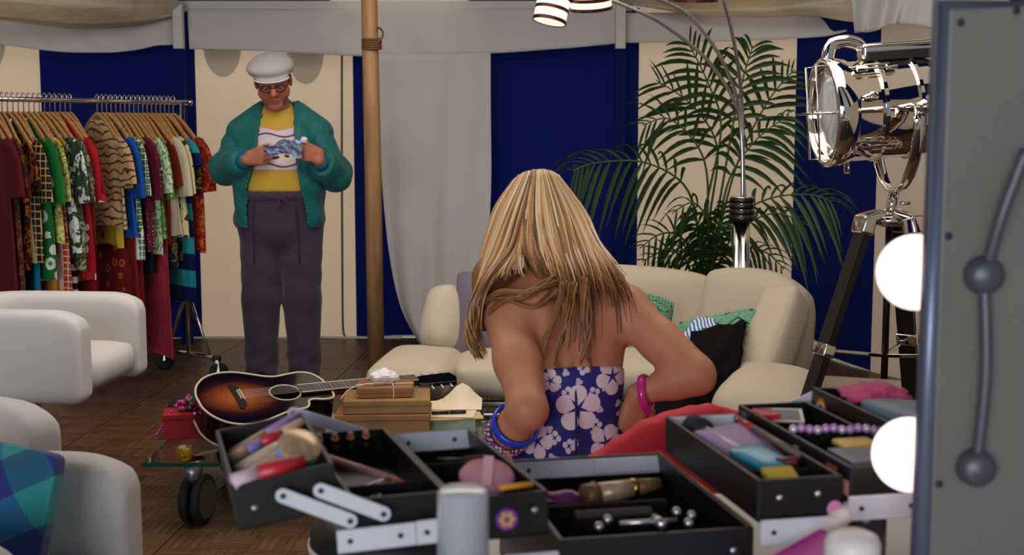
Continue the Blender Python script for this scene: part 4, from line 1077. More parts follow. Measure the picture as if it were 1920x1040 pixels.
F([(1318, 490, 6.7), (1312, 455, 6.6), (1300, 430, 6.5)], .22, 14, start=.25, droop=.5)
F([(1335, 500, 6.7), (1340, 470, 6.6), (1352, 450, 6.5)], .22, 14, start=.25, droop=.5)

F([(1325, 500, 6.75), (1310, 480, 6.65), (1275, 470, 6.55), (1240, 490, 6.45)], .20, 20, start=.25, droop=.5)
F([(1335, 500, 6.75), (1350, 475, 6.65), (1372, 465, 6.6), (1400, 480, 6.5)], .20, 20, start=.25, droop=.5)
F([(1326, 500, 6.75), (1322, 460, 6.7), (1308, 420, 6.65), (1290, 395, 6.6)], .22, 22, start=.25, droop=.6)
F([(1334, 500, 6.75), (1342, 450, 6.7), (1352, 410, 6.65), (1358, 380, 6.6)], .22, 22, start=.25, droop=.6)

# ================================================================ arc lamp
lb = P(1398, 700, 6.05); LX, LY = P(1395, 450, 6.05).x, 6.05
arc_lamp = empty('arc_lamp', (LX, LY, 0), label='chrome multi-arm arc floor lamp with striped shades behind the sofa', cat='lamp', world=True)
MB().lathe([(0, 0), (.19, 0), (.19, .03), (.03, .05)], 32, Matrix.Translation((LX, LY, 0))).build('lamp_base', M('black_marble', (24, 22, 24), .2, var=.3), arc_lamp, smooth=False)
cz = P(1390, 415, 6.05).z; cz2 = P(1390, 370, 6.05).z
for dx, dy in ((-.022, 0), (.008, -.012), (.022, .012)): MB().tube([(LX + dx, LY + dy, .04), (LX + dx - .012, LY + dy, cz)], .019, 12).build('column', CHROME, arc_lamp, smooth=True)
for k in range(4):
    z = cz + (cz2 - cz) * (k + .5) / 4
    MB().lathe([(.045, -.013), (.060, -.011), (.062, 0), (.060, .011), (.045, .013)], 24, Matrix.Translation((LX - .012, LY, z))).build('collar_ring', M('black_gloss', (22, 12, 12), .15, var=0), arc_lamp, smooth=True)
    MB().lathe([(.052, -.003), (.055, -.003), (.055, .003), (.052, .003)], 24, Matrix.Translation((LX - .012, LY, z + .0145))).build('collar_gap', CHROME, arc_lamp, smooth=True)
SHADE = NT('lit_shade'); SHADE.base(lin((250, 232, 216))); SHADE.set(Roughness=.6, Emission_Color=lin((255, 226, 204)), Emission_Strength=1.25); SHADE = SHADE.m
BAND = M('dark_metal_band', (74, 40, 34), .35, .6, var=.1)
BULBM = M('lit_bulb', (255, 240, 225), .5, var=0, emis=(255, 232, 212), estr=6.0)
def lamp_arm(pxs, tip, tilt, r=.098, h=.15):
    pts = [Vector((LX - .012 + rg.uniform(-.015, .015), LY + rg.uniform(-.012, .012), cz2 - .02))] + [P(*p) for p in pxs]
    pts = pts + [Vector(tip) + Euler(tilt).to_matrix() @ Vector((0, 0, h + .02))]
    arm = MB().tube(spline(pts, 40), .0085, 8).build('lamp_arm', CHROME, arc_lamp, smooth=True)
    m = Matrix.Translation(Vector(tip)) @ Euler(tilt).to_matrix().to_4x4()
    sh = MB().lathe([(r, 0), (r, h)], 32, m).build('lamp_shade', SHADE, arc_lamp, smooth=True, solid=.003)
    for k in range(4):
        z = h * (.02 + .96 * k / 3)
        MB().lathe([(r - .001, z - .0075), (r + .004, z - .0075), (r + .004, z + .0075), (r - .001, z + .0075)], 32, m, close=True).build('shade_band', BAND, sh, smooth=False)
    MB().lathe([(.0, h - .004), (r, h - .004)], 24, m).build('shade_top', BAND, sh)
    bl = MB().ell((0, 0, 0), (.032, .032, .045), 14, 10, mtx=None); bl.v = [tuple(m @ (Vector(p) + Vector((0, 0, h * .5)))) for p in bl.v]
    bl.build('bulb', BULBM, sh, smooth=True)
    ld = bpy.data.lights.new('shade_light', 'POINT'); ld.energy = 3.0; ld.color = (1, .82, .66); ld.shadow_soft_size = .04
    lo_ = bpy.data.objects.new('shade_light', ld); COL.objects.link(lo_); lo_.location = m @ Vector((0, 0, h * .35))
lamp_arm([(1386, 220, 6.05), (1340, 130, 6.0), (1280, 72, 5.95), (1200, 22, 5.85)], P(1030, 40, 5.75), (R(-8), R(12), 0), .072, .16)
lamp_arm([(1388, 220, 6.05), (1362, 130, 6.0), (1315, 55, 5.95), (1262, 10, 5.9)], P(1108, 16, 5.80), (R(14), R(-4), 0), .092, .13)
lamp_arm([(1392, 220, 6.05), (1382, 110, 6.0), (1358, 5, 5.95), (1330, -60, 5.9)], P(1300, 1, 5.55), (R(8), 0, 0), .100, .13)

# ================================================================ chrome searchlight on a tripod
MIR = M('polished_chrome', (232, 224, 214), .05, 1.0, var=0)
TW = M('black_stained_wood', (26, 23, 22), .35, var=.2, scale=40)
SY = 4.20
hub = P(1668, 400, SY)
trip = empty('searchlight', (hub.x, hub.y, 0), label='chrome searchlight on a black tripod at the right', cat='lamp', world=True)
# head: a drum lying on its side, mouth to the left and slightly to the viewer
hc = P(1640, 205, SY); hdir = Vector((-.99, -.07, -.07)).normalized()
zax = hdir; xax = Vector((0, 0, 1)).cross(zax).normalized(); yax = zax.cross(xax)
hm = Matrix((xax, yax, zax)).transposed().to_4x4(); hm.translation = hc
drum = MB().lathe([(.0, -.235), (.05, -.233), (.11, -.215), (.150, -.18), (.160, -.14), (.163, .10), (.168, .105), (.172, .125), (.176, .135), (.176, .17), (.170, .176), (.160, .176), (.158, .165), (.158, .12)], 48, hm).build('drum', MIR, trip, smooth=True)
for z in (.015, -.10): MB().lathe([(.160, z - .006), (.168, z - .006), (.168, z + .006), (.160, z + .006)], 48, hm, close=True).build('drum_band', MIR, drum, smooth=False)
LENS = NT('ribbed_lens'); LENS.base(lin((196, 202, 204))); LENS.set(Roughness=.12, Transmission_Weight=.35, IOR=1.45); LENS.bump(LENS.wave(LENS.coord((1, 1, 1)), 20, 0), .4, .01); LENS = LENS.m
MB().lathe([(0, .164), (.05, .162), (.10, .156), (.157, .140)], 40, hm).build('lens', LENS, trip, smooth=True)
gb = MB()
for x in (-.055, .055):
    y = .150
    gb.tube([hm @ Vector((x, -y, .172)), hm @ Vector((x, -y, .205)), hm @ Vector((x, y, .205)), hm @ Vector((x, y, .172))], .0035, 6)
gb.tube([hm @ Vector((-.165, 0, .172)), hm @ Vector((-.165, 0, .212)), hm @ Vector((.165, 0, .212)), hm @ Vector((.165, 0, .172))], .0035, 6)
gb.build('lens_guard', MIR, trip, smooth=True)
# vent hood and handle on top
up_l = hm.to_3x3().inverted() @ Vector((0, 0, 1)); ta = math.atan2(up_l.y, up_l.x)
def ring_pt(ang, r, z): return hm @ Vector((r * math.cos(ta + ang), r * math.sin(ta + ang), z))
vh = MB(); 
vh.box((0, 0, 0), (.055, .07, .26), mtx=hm @ Matrix.Rotation(ta, 4, 'Z') @ Matrix.Translation((.185, 0, -.085))).build('vent_hood', MIR, trip, bevel=.015, seg=3)
MB().box((0, 0, 0), (.030, .10, .24), mtx=hm @ Matrix.Rotation(ta, 4, 'Z') @ Matrix.Translation((.170, 0, -.085))).build('vent_skirt', M('vent_dark', (30, 26, 24), .6), trip, bevel=.004)  # dark box set under the vent hood
MB().tube(spline([ring_pt(0, .168, .15), ring_pt(0, .215, .135), ring_pt(0, .225, .09), ring_pt(0, .215, .05), ring_pt(0, .200, .035)], 16), .014, 10, flat=1.5).build('carry_handle', MIR, trip, smooth=True)
for ang in (R(-40), R(40), R(-132), R(132)):
    lt = MB().box((0, 0, 0), (.014, .018, .035), mtx=hm @ Matrix.Rotation(ta + ang, 4, 'Z') @ Matrix.Translation((.172, 0, .075)))
    lt.box((0, 0, 0), (.014, .018, .035), mtx=hm @ Matrix.Rotation(ta + ang, 4, 'Z') @ Matrix.Translation((.172, 0, -.02)))
    lt.tube([ring_pt(ang - .05, .178, .07), ring_pt(ang - .05, .178, -.015)], .0035, 6).tube([ring_pt(ang + .05, .178, .07), ring_pt(ang + .05, .178, -.015)], .0035, 6)
    lt.build('latch', MIR, trip, bevel=.002)
MB().lathe([(0, 0), (.016, 0), (.016, .01), (.010, .014), (0, .014)], 16, Matrix.Translation(ring_pt(R(-75), .162, .06)) @ (ring_pt(R(-75), 1, .06) - ring_pt(R(-75), 0, .06)).to_track_quat('Z', 'Y').to_matrix().to_4x4()).build('switch', MIR, trip, smooth=True)
MB().tube([ring_pt(R(180) - .1, .165, .10), ring_pt(R(180) - .1, .20, .10), ring_pt(R(180) + .1, .20, .10), ring_pt(R(180) + .1, .165, .10)], .004, 6).build('lower_loop', MIR, trip, smooth=True)
# yoke
yp = []
for a in np.linspace(0, math.pi, 21):
    loc = hc + xax * (.198 * math.cos(a)) - hdir * .075 + Vector((0, 0, -.27 * math.sin(a) ** .9 + .0))
    yp.append(loc)
MB().tube(yp, .020, 8, flat=.35, upv=xax).build('yoke', MIR, trip, smooth=True)
for sg in (-1, 1):
    q = hc - hdir * .075 + xax * (.165 * sg)
    MB().tube([q, q + xax * (.065 * sg)], .018, 14).ell(q + xax * (.07 * sg), (.024, .024, .024), 12, 8).build('pivot_knob', MIR, trip, smooth=True)
yb = hc - hdir * .075 + Vector((0, 0, -.27))
MB().tube([yb, (hub.x, hub.y, hub.z - .01)], .017, 14).build('spigot', MIR, trip, smooth=True)
MB().tube([yb + Vector((.015, -.01, -.04)), yb + Vector((.05, -.01, -.04))], .006, 8).build('spigot_screw', MIR, trip, smooth=True)
MB().lathe([(.0, -.03), (.055, -.03), (.062, -.02), (.062, .0), (.05, .01), (0, .012)], 24, Matrix.Translation((hub.x, hub.y, hub.z - .01))).build('tripod_hub', MIR, trip, smooth=True)
ft = [PZ(1410, 1030, .0), Vector((hub.x + .27, hub.y + .42, 0)), Vector((hub.x + .36, hub.y - .38, 0))]
ft[0] = Vector((hub.x - .42, hub.y - .12, 0))
ft[1] = Vector((hub.x + .25, hub.y + .35, 0)); ft[2] = Vector((hub.x + .30, hub.y - .34, 0))
for f in ft:
    d = (f - Vector((hub.x, hub.y, hub.z))); h0 = Vector((d.x, d.y, 0)).normalized()
    a = Vector((hub.x, hub.y, hub.z - .02)) + h0 * .085; tdir = (f - a).normalized()
    MB().bar(Vector((hub.x, hub.y, hub.z + .0)) + h0 * .03, a + h0 * .02 + Vector((0, 0, .0)), .075, .035).bar(a + Vector((0, 0, .015)), a + tdir * .05, .078, .05).build('leg_clamp', MIR, trip, bevel=.012, seg=3)
    leg = MB().bar(a + tdir * .03, f - tdir * .0, .060, .030, up=h0).build('leg', TW, trip, bevel=.003)
    q = a + tdir * (a - f).length * .40
    MB().bar(q - tdir * .022, q + tdir * .022, .074, .042, up=h0).build('leg_collar', MIR, leg, bevel=.006)
    MB().bar(q, Vector((hub.x, hub.y, q.z - .03)), .012, .012).build('spreader_arm', MIR, trip, bevel=.002)
MB().tube([(hub.x, hub.y, hub.z - .55), (hub.x, hub.y, hub.z - .02)], .012, 10).build('centre_column', BLACKP, trip, smooth=True)

# ================================================================ people
def skin_mat(name, col, dark):
    t = NT(name); v = t.coord(); a = t.attr('tint'); n = t.noise(v, 24, 4)
    c = t.mix(n, lin(col), lin(dark))
    mx = t.node('ShaderNodeMix', data_type='RGBA', blend_type='MULTIPLY'); mx.inputs[0].default_value = 1
    t.l.new(c, mx.inputs[6]); t.l.new(a, mx.inputs[7]); t.base(mx.outputs[2])
    t.set(Roughness=.48, Specular_IOR_Level=.35, Subsurface_Weight=.06, Subsurface_Radius=(.012, .005, .003)); t.bump(t.noise(v, 220, 3), .06, .001)
    return t.m
SKM = skin_mat('mans_skin', (190, 118, 92), (172, 98, 76)); SKW = skin_mat('womans_skin', (206, 140, 104), (190, 122, 88))
def fabric(name, col, col2=None, bump=.6, bs=5, rough=.8, sheen=.0):
    t = NT(name); v = t.coord(); n = t.noise(t.coord((1, 1, 1)), bs, 5, .6)
    t.base(t.mix(n, lin(col), lin(col2 or tuple(int(x * .8) for x in col)))); t.set(Roughness=rough, Specular_IOR_Level=.3, Sheen_Weight=sheen)
    t.bump(t.noise(t.coord((1, 1, .8)), bs * 3.2, 5, .55, .6), bump, .02); return t.m

def head(sd, o, rot, s=1.0, k=.014, crown=.088):
    """skull, face, nose, lips, ears around point o; the face looks to -Y before rot"""
    m = rot.to_3x3()
    def g(x, y, z): return np.array(Vector(o) + m @ (Vector((x, y, z)) * s))
    def E(c, r, k=k, op='add'): sd.ell(g(*c), [q * s for q in r], m, k, op)
    E((0, .012, .045 - .5 * (.088 - crown)), (.079, .098, crown)); E((0, -.020, -.030), (.070, .078, .088)); E((0, -.070, -.098), (.036, .028, .026))
    for sx in (-1, 1):
        E((.040 * sx, -.052, -.035), (.036, .034, .040)); E((.080 * sx, .012, -.004), (.011, .022, .034), .006)
    sd.cap(g(-.042, -.082, .026), g(.042, -.082, .026), .013 * s, .013 * s, .012)
    for sx in (-1, 1): E((.033 * sx, -.098, .002), (.021, .017, .013), .010, 'sub')
    sd.cap(g(0, -.092, .014), g(0, -.121, -.026), .010 * s, .0165 * s, .008)
    for sx in (-1, 1): E((.015 * sx, -.106, -.033), (.010, .012, .010), .006)
    sd.cap(g(-.016, -.091, -.066), g(0, -.095, -.063), .006 * s, .007 * s, .006); sd.cap(g(.016, -.091, -.066), g(0, -.095, -.063), .006 * s, .007 * s, .006); sd.cap(g(-.013, -.092, -.077), g(.013, -.092, -.077), .008 * s, .008 * s, .006)
    sd.cap(g(-.021, -.100, -.0735), g(0, -.105, -.070), .003 * s, .0032 * s, .004, 'sub'); sd.cap(g(.021, -.100, -.0735), g(0, -.105, -.070), .003 * s, .0032 * s, .004, 'sub')
    for sx in (-1, 1): E((.033 * sx, -.0845, .0085), (.0165, .0125, .0075), .004)
    return g
def hand(sd, wrist, d, n, sgn, curl=(35, 45, 35), s=1.0, spread=.0, thumb=(.55, .75, .35)):
    """palm and five bent fingers; d towards the fingers, n the palm side, sgn the thumb side"""
    d = Vector(d).normalized(); n = (Vector(n) - d * Vector(n).dot(d)).normalized(); sv = d.cross(n) * sgn; w = Vector(wrist)
    offs = (.030, .0105, -.0095, -.028); lens = ((.042, .027, .021), (.046, .030, .022), (.043, .028, .021), (.034, .021, .019)); rr = (.0100, .0102, .0098, .0088)
    sd.ell(w + d * .045 * s + n * .003 * s, (.032 * s, .042 * s, .015 * s), Matrix((sv, d, n)).transposed(), .012)
    tips = []
    for i in range(4):
        kn = w + d * ((.088, .092, .088, .080)[i] * s) + sv * (offs[i] * s)
        sd.cap(w + d * .012 * s + sv * (offs[i] * .5 * s), kn, .0135 * s, rr[i] * 1.12 * s, .012)
        a = 0; p = kn; dd = (d + sv * spread * offs[i] * 12).normalized()
        for j in range(3):
            a += R(curl[j] + (i * 2)); q = p + (dd * math.cos(a) + n * math.sin(a)) * lens[i][j] * s
            sd.cap(p, q, rr[i] * (1 - .08 * j) * s, rr[i] * (.92 - .08 * j) * s, .003); p = q
        tips.append(p)
    b = w + d * .022 * s + sv * .026 * s; t1 = (d * thumb[0] + sv * thumb[1] + n * thumb[2]).normalized()
    p1 = b + t1 * .042 * s; t2 = (d * .8 + sv * .25 + n * .5).normalized(); p2 = p1 + t2 * .032 * s; p3 = p2 + (t2 + n * .35).normalized() * .026 * s
    sd.cap(b, p1, .0155 * s, .0120 * s, .010); sd.cap(p1, p2, .0115 * s, .0108 * s, .003); sd.cap(p2, p3, .0108 * s, .0092 * s, .003)
    return tips

# ---------------------------------------------------------------- the standing man
MO = P(535, 722, 6.76); MO = Vector((MO.x, MO.y, 0))
hrot = (Matrix.Rotation(R(10), 4, 'Z') @ Matrix.Rotation(R(20), 4, 'X') @ Matrix.Rotation(R(-6), 4, 'Y'))
HC = Vector((-.012, -.105, 1.600))
sd = SDF((-.42, -.46, -.01), (.44, .26, 1.80), .0055)
sd.ell((0, .0, 1.22), (.17, .11, .23), k=.03); sd.ell((0, -.02, 1.0), (.175, .125, .17), k=.04); sd.ell((0, 0, .88), (.17, .12, .12), k=.04)
sd.cap((-.16, .02, 1.34), (.15, .02, 1.34), .06, .06, .04)
sd.cap((0, .0, 1.40), (-.005, -.05, 1.50), .066, .062, .03)
mg = head(sd, HC, hrot, 1.08, crown=.074)
ARM_R = [(-.215, .01, 1.335), (-.275, -.03, 1.155), (-.135, -.235, 1.20)]   # shoulder, elbow, wrist at image left
ARM_L = [(.20, .01, 1.335), (.285, -.04, 1.125), (.235, -.235, 1.195)]
for A in (ARM_R, ARM_L): sd.chain(A, [.052, .042, .028], .02)
hand(sd, (-.135, -.235, 1.20), (.93, -.28, .16), (.25, .95, .05), 1, (48, 62, 40), 1.08, thumb=(.85, .32, .45))
hand(sd, (.258, -.225, 1.212), (-.88, -.36, .22), (-.36, .93, .0), -1, (46, 62, 42), 1.08, thumb=(.85, .32, .45))
for x, x2 in ((-.105, -.118), (.098, .104)):
    sd.cap((x, 0, .86), ((x + x2) / 2, -.01, .47), .088, .06, .03); sd.cap(((x + x2) / 2, -.01, .47), (x2, .01, .08), .06, .04, .02)
    sd.cap((x2, .02, .055), (x2 + .01, -.13, .035), .035, .032, .02)
Minv = hrot.to_3x3().transposed()
def man_tint(V):
    c = np.ones((len(V), 3)); q = (V - np.array(HC)) @ np.array(Minv).T / 1.08
    lips = (np.abs(q[:, 0]) < .020) & (np.abs(q[:, 2] + .071) < .011) & (q[:, 1] < -.085); c[lips] = (.86, .62, .62)
    hair = ((np.abs(q[:, 0]) > .066) & (q[:, 2] > .012) & (q[:, 1] > -.045)) | ((q[:, 1] > .03) & (q[:, 2] > -.05) & (np.linalg.norm(q, axis=1) < .2)); c[hair] = (.24, .20, .18)
    brow = (np.abs(q[:, 2] - .030) < .007) & (np.abs(np.abs(q[:, 0]) - .033) < .02) & (q[:, 1] < -.06); c[brow] = (.36, .28, .24)
    chk = np.exp(-((np.abs(q[:, 0]) - .042) ** 2 + (q[:, 2] + .03) ** 2) / .0008) * (q[:, 1] < -.03); c[:, 1:] *= (1 - .12 * chk)[:, None]
    nails = None
    return c
man = sd.build('person', SKM, tint=man_tint); man.location = MO
tag(man, 'man in a white flat cap and teal jacket standing looking down at a crumpled wrapper', 'person')
# eyes and glasses
for sx in (-1, 1):
    e = MB().ell(mg(.033 * sx, -.082, .000), (.0112, .0108, .0112), 14, 10).build('eye', M('eye_white', (206, 196, 188), .2, var=0), man, smooth=True)
    MB().ell(mg(.033 * sx, -.0895, -.006), (.0058, .0042, .0058), 10, 8).build('iris', M('dark_iris', (34, 24, 20), .15, var=0), e, smooth=True)
gl = MB()
for sx in (-1, 1):
    gl.tube([mg((.033 + .024 * math.cos(a)) * sx if False else .033 * sx + .025 * math.cos(a), -.112 + .012 * abs(.033 * sx + .025 * math.cos(a)) / .058, -.004 + .0165 * math.sin(a)) for a in np.linspace(0, 2 * math.pi, 22)[:-1]], .0028, 6, closed=True)
    gl.tube([mg(.058 * sx, -.100, .002), mg(.080 * sx, -.04, .004), mg(.082 * sx, .02, .006)], .0024, 6)
gl.tube([mg(-.009, -.114, .002), mg(0, -.118, .005), mg(.009, -.114, .002)], .0026, 6)
glo = gl.build('glasses', M('dark_tortoise', (34, 16, 12), .3, var=.2), man, smooth=True)
for sx in (-1, 1): MB().add([mg(.033 * sx + .024 * math.cos(a), -.111 + .012 * abs(.033 * sx + .025 * math.cos(a)) / .058, -.004 + .0155 * math.sin(a)) for a in np.linspace(0, 2 * math.pi, 22)[:-1]], [tuple(range(21))]).build('lens', M('spectacle_lens', (235, 235, 240), .02, var=0, trans=1.0, ior=1.05), glo)
# flat cap
cp = SDF((-.24, -.36, 1.50), (.22, .14, 1.86), .006); hm3 = hrot.to_3x3()
cp.ell(mg(0, .010, .072), (.114, .130, .058), (hrot @ Matrix.Rotation(R(6), 4, 'X')).to_3x3(), .02); cp.ell(mg(-.006, -.035, .080), (.118, .098, .044), hm3, .03)
cp.ell(mg(0, -.085, .048), (.086, .050, .012), (hrot @ Matrix.Rotation(R(14), 4, 'X')).to_3x3(), .012)
cp.ell(mg(0, .02, -.01), (.086, .108, .062), hm3, .004, 'sub')
cap_o = cp.build('flat_cap', fabric('cap_linen', (192, 188, 184), (176, 172, 170), .3, 8, .9), man)
MB().tube(spline([mg(.082 * math.sin(a), -.075 - .058 * math.cos(a), .042 - .006 * math.cos(a)) for a in np.linspace(-1.35, 1.35, 12)], 24), .004, 6).build('cap_piping', M('cap_edge', (232, 230, 226), .8, var=0), cap_o, smooth=True)
# T-shirt with printed panel
t = NT('yellow_tee_print'); v_ = t.coord(); x_, y_, z_ = t.sep(v_)
inb = t.math('MULTIPLY', t.math('GREATER_THAN', z_, 1.150), t.math('LESS_THAN', t.math('ADD', z_, t.math('MULTIPLY', t.math('ABSOLUTE', t.math('SUBTRACT', x_, .015)), -.22)), 1.345))
wv = t.math('ADD', z_, t.math('MULTIPLY', t.math('SINE', t.math('MULTIPLY', x_, 34)), .009))
l1 = t.math('LESS_THAN', t.math('ABSOLUTE', t.math('SUBTRACT', wv, 1.325)), .0045); l2 = t.math('LESS_THAN', t.math('ABSOLUTE', t.math('SUBTRACT', wv, 1.172)), .0045)
band_ = t.step(z_, 1.17, 1.31)
blob = t.math('GREATER_THAN', t.noise(t.coord((14, 1, 26)), 1.6, 1), .60)
mid = t.math('LESS_THAN', t.math('ABSOLUTE', t.math('SUBTRACT', z_, 1.235)), .034)
pc_ = t.mix(t.step(t.math('ABSOLUTE', t.math('SUBTRACT', z_, 1.24)), .03, .08), lin((232, 214, 190)), lin((214, 194, 212)))
pc_ = t.mix(t.math('MULTIPLY', blob, mid), pc_, lin((66, 50, 40))); pc_ = t.mix(t.math('MAXIMUM', l1, l2), pc_, lin((104, 64, 58)))
t.base(t.mix(inb, t.mix(t.noise(v_, 8, 3), lin((208, 168, 62)), lin((186, 146, 46))), pc_)); t.set(Roughness=.85); t.bump(t.noise(t.coord((1, 1, .4)), 14, 4), .4, .012); TEE = t.m
ts = SDF((-.34, -.30, .95), (.34, .25, 1.55), .008)
ts.ell((-.005, -.005, 1.27), (.205, .148, .20), k=.03); ts.ell((0, -.035, 1.06), (.212, .175, .20), k=.06); ts.cap((-.16, .01, 1.35), (.15, .01, 1.35), .072, .072, .05)
ts.cap((0, 0, 1.40), (-.004, -.035, 1.475), .084, .078, .03)
ts.cut((0, 0, 1.037), (0, 0, -1)); ts.cut((0, -.06, 1.462), (0, -.45, 1))
ts.build('t_shirt', TEE, man)
# trousers
tr = SDF((-.34, -.30, .0), (.34, .26, 1.08), .008)
tr.ell((0, -.03, 1.0), (.206, .168, .14), k=.04); tr.ell((-.012, -.005, .88), (.224, .168, .17), k=.05)
for x, x2 in ((-.108, -.124), (.100, .106)):
    xk = (x + x2) / 2 - .002; tr.cap((x, 0, .84), (xk, -.012, .47), .118, .098, .03); tr.cap((xk, -.012, .47), (x2, 0, .05), .098, .086, .03)
tr.cut((0, 0, 1.045), (0, 0, 1)); tr.cut((0, 0, .045), (0, 0, -1))
def fold_tr(V):
    V = V.copy(); z = V[:, 2]; a = np.arctan2(V[:, 1], V[:, 0] - np.where(V[:, 0] < -.01, -.115, .103))
    k = np.clip((.85 - z) / .3, 0, 1); w = .0028 * np.sin(z * 38 + a * 2.2 + 2 * np.sin(z * 9)) * k + .0045 * np.sin(z * 71 - a * 3) * np.clip((.25 - z) / .2, 0, 1)
    V[:, 0] += w * np.cos(a); V[:, 1] += w * np.sin(a); return V
PANT = fabric('plum_grey_sweatpants', (74, 58, 72), (62, 48, 62), .5, 6, .95, .2)
tro = tr.build('trousers', PANT, man, move=fold_tr)
MB().tube([(.21 * math.cos(a), -.03 + .172 * math.sin(a), 1.018) for a in np.linspace(0, 2 * math.pi, 48)[:-1]], .016, 8, closed=True, flat=1.4, upv=(0, 0, 1)).build('waistband', PANT, tro, smooth=True)
MB().tube(spline([(.025, -.208, 1.015), (.03, -.215, .985), (.028, -.205, .95)], 8), .006, 6, flat=.5).tube(spline([(.03, -.208, 1.012), (.055, -.212, .995), (.075, -.205, .985)], 8), .006, 6, flat=.5).build('drawstring', fabric('drawstring_tape', (86, 70, 82)), tro, smooth=True)
for sx in (-1, 1): MB().tube(spline([(sx * .105 - .005, -.168, .985), (sx * .115 - .005, -.165, .86), (sx * .118 - .008, -.125, .66)], 14), .0025, 5).build('seam', fabric('seam_dark', (52, 40, 52)), tro, smooth=True)
# shoes
for x in (-.118, .112):
    s_ = SDF((x - .08, -.26, -.01), (x + .10, .12, .14), .007)
    s_.cap((x, .03, .045), (x + .012, -.15, .036), .044, .042, .02); s_.ell((x + .012, -.17, .036), (.046, .065, .036), k=.02); s_.cap((x, .03, .05), (x, .03, .09), .045, .042, .02); s_.cut((0, 0, .001), (0, 0, -1))
    sh = s_.build('shoe', fabric('dark_shoe_leather', (40, 28, 30), (28, 20, 22), .2, 8, .5), man)
    MB().prism([(x - .05, .08), (x + .05, .08), (x + .062, -.12), (x + .05, -.235), (x - .02, -.235), (x - .04, -.12)], .0, .012).build('sole', RUBBER, sh, bevel=.003)
# teal jacket: open shell, sleeves, cuffs, collar, shoulder tabs
TEAL = fabric('teal_nylon', (22, 112, 108), (16, 92, 92), .75, 5, .5, .1)
jk = SDF((-.42, -.34, .78), (.42, .30, 1.56), .008)
jk.ell((-.008, .0, 1.24), (.240, .172, .22), k=.03); jk.ell((-.005, -.035, 1.06), (.238, .198, .22), k=.05); jk.ell((-.01, -.015, .90), (.236, .185, .16), k=.05)
jk.cap((-.07, .01, 1.43), (-.205, .01, 1.335), .075, .080, .04); jk.cap((.07, .01, 1.43), (.19, .01, 1.335), .075, .080, .04); jk.cap((0, .01, 1.42), (-.004, -.01, 1.47), .105, .10, .03)
jk.cut((0, 0, .835), (0, 0, -1)); jk.cut((0, -.03, 1.478), (0, -.35, 1))
oz = [.80, .90, 1.04, 1.12, 1.20, 1.32, 1.42, 1.50]; ol_ = [-.150, -.152, -.146, -.122, -.096, -.082, -.072, -.070]; or_ = [.162, .158, .138, .122, .108, .096, .082, .080]
def jk_keep(V):
    lo_ = np.interp(V[:, 2], oz, ol_); hi_ = np.interp(V[:, 2], oz, or_)
    return ~((V[:, 0] > lo_) & (V[:, 0] < hi_) & (V[:, 1] < .0)) & (V[:, 2] > .843) & ~((V[:, 2] > 1.44) & (np.abs(V[:, 0]) < .085) & (V[:, 1] > -.3) & (V[:, 1] < .07))
def jk_fold(V):
    V = V.copy(); a = np.arctan2(V[:, 1], V[:, 0]); w = .006 * np.sin(a * 9 + V[:, 2] * 6) + .004 * np.sin(V[:, 2] * 45 + a * 4) * np.clip((1.25 - V[:, 2]) * 4, 0, 1)
    V[:, 0] += w * np.cos(a); V[:, 1] += w * np.sin(a); return V
jko = jk.build('jacket', TEAL, man, keep=jk_keep, solid=.012, move=jk_fold)
CUFF = fabric('teal_rib', (28, 104, 128), (20, 84, 108), .3, 20, .9)
for A, sg in ((ARM_R, -1), (ARM_L, 1)):
    S0, E0, W0 = [Vector(q) for q in A]
    sl = SDF((min(S0.x, E0.x, W0.x) - .16, -.40, .98), (max(S0.x, E0.x, W0.x) + .16, .16, 1.52), .0075)
    sl.cap(S0 + Vector((-.02 * sg, 0, .0)), E0, .082, .082, .04); sl.cap(E0, E0.lerp(W0, .62), .084, .076, .03); sl.cap(E0.lerp(W0, .62), E0.lerp(W0, .82), .076, .046, .03)
    sl.ell(E0 + Vector((.012 * sg, .0, -.012)), (.082, .082, .078), k=.03)
    dW = (W0 - E0).normalized(); sl.cut(W0 - dW * .038, dW)
    ax_ = np.array(dW)
    def sfold(V, S0=np.array(S0), E0=np.array(E0), W0=np.array(W0)):
        V = V.copy(); c = np.where(((V - E0) @ (W0 - E0) > 0)[:, None], E0 + ((V - E0) @ (W0 - E0) / ((W0 - E0) @ (W0 - E0)))[:, None] * (W0 - E0), S0 + ((V - S0) @ (E0 - S0) / ((E0 - S0) @ (E0 - S0)))[:, None] * (E0 - S0))
        r = V - c; L = np.linalg.norm(r, axis=1, keepdims=True) + 1e-6; t_ = np.linalg.norm(V - E0, axis=1)
        w = .007 * np.sin(t_ * 62 + V[:, 0] * 25) * np.exp(-t_ / .16) + .004 * np.sin(V[:, 2] * 40 + V[:, 1] * 50)
        return V + r / L * w[:, None]
    so = sl.build('sleeve', TEAL, jko, move=sfold)
    MB().tube([W0 - dW * .058, W0 - dW * .045, W0 - dW * .012, W0 - dW * .006], [.036, .043, .041, .034], 20, cap=True).build('cuff', CUFF, jko, smooth=True)
    # shoulder tab
    rows = []
    for i in range(8):
        t_ = i / 7; xx = (.085 + .15 * t_) * sg - .01; rows.append([Vector((xx, -.035 + .05 * q, 1.498 - .104 * t_)) for q in (0, .5, 1)])
    MB().sheet(rows).build('shoulder_tab', TEAL, jko, solid=.008, smooth=True)
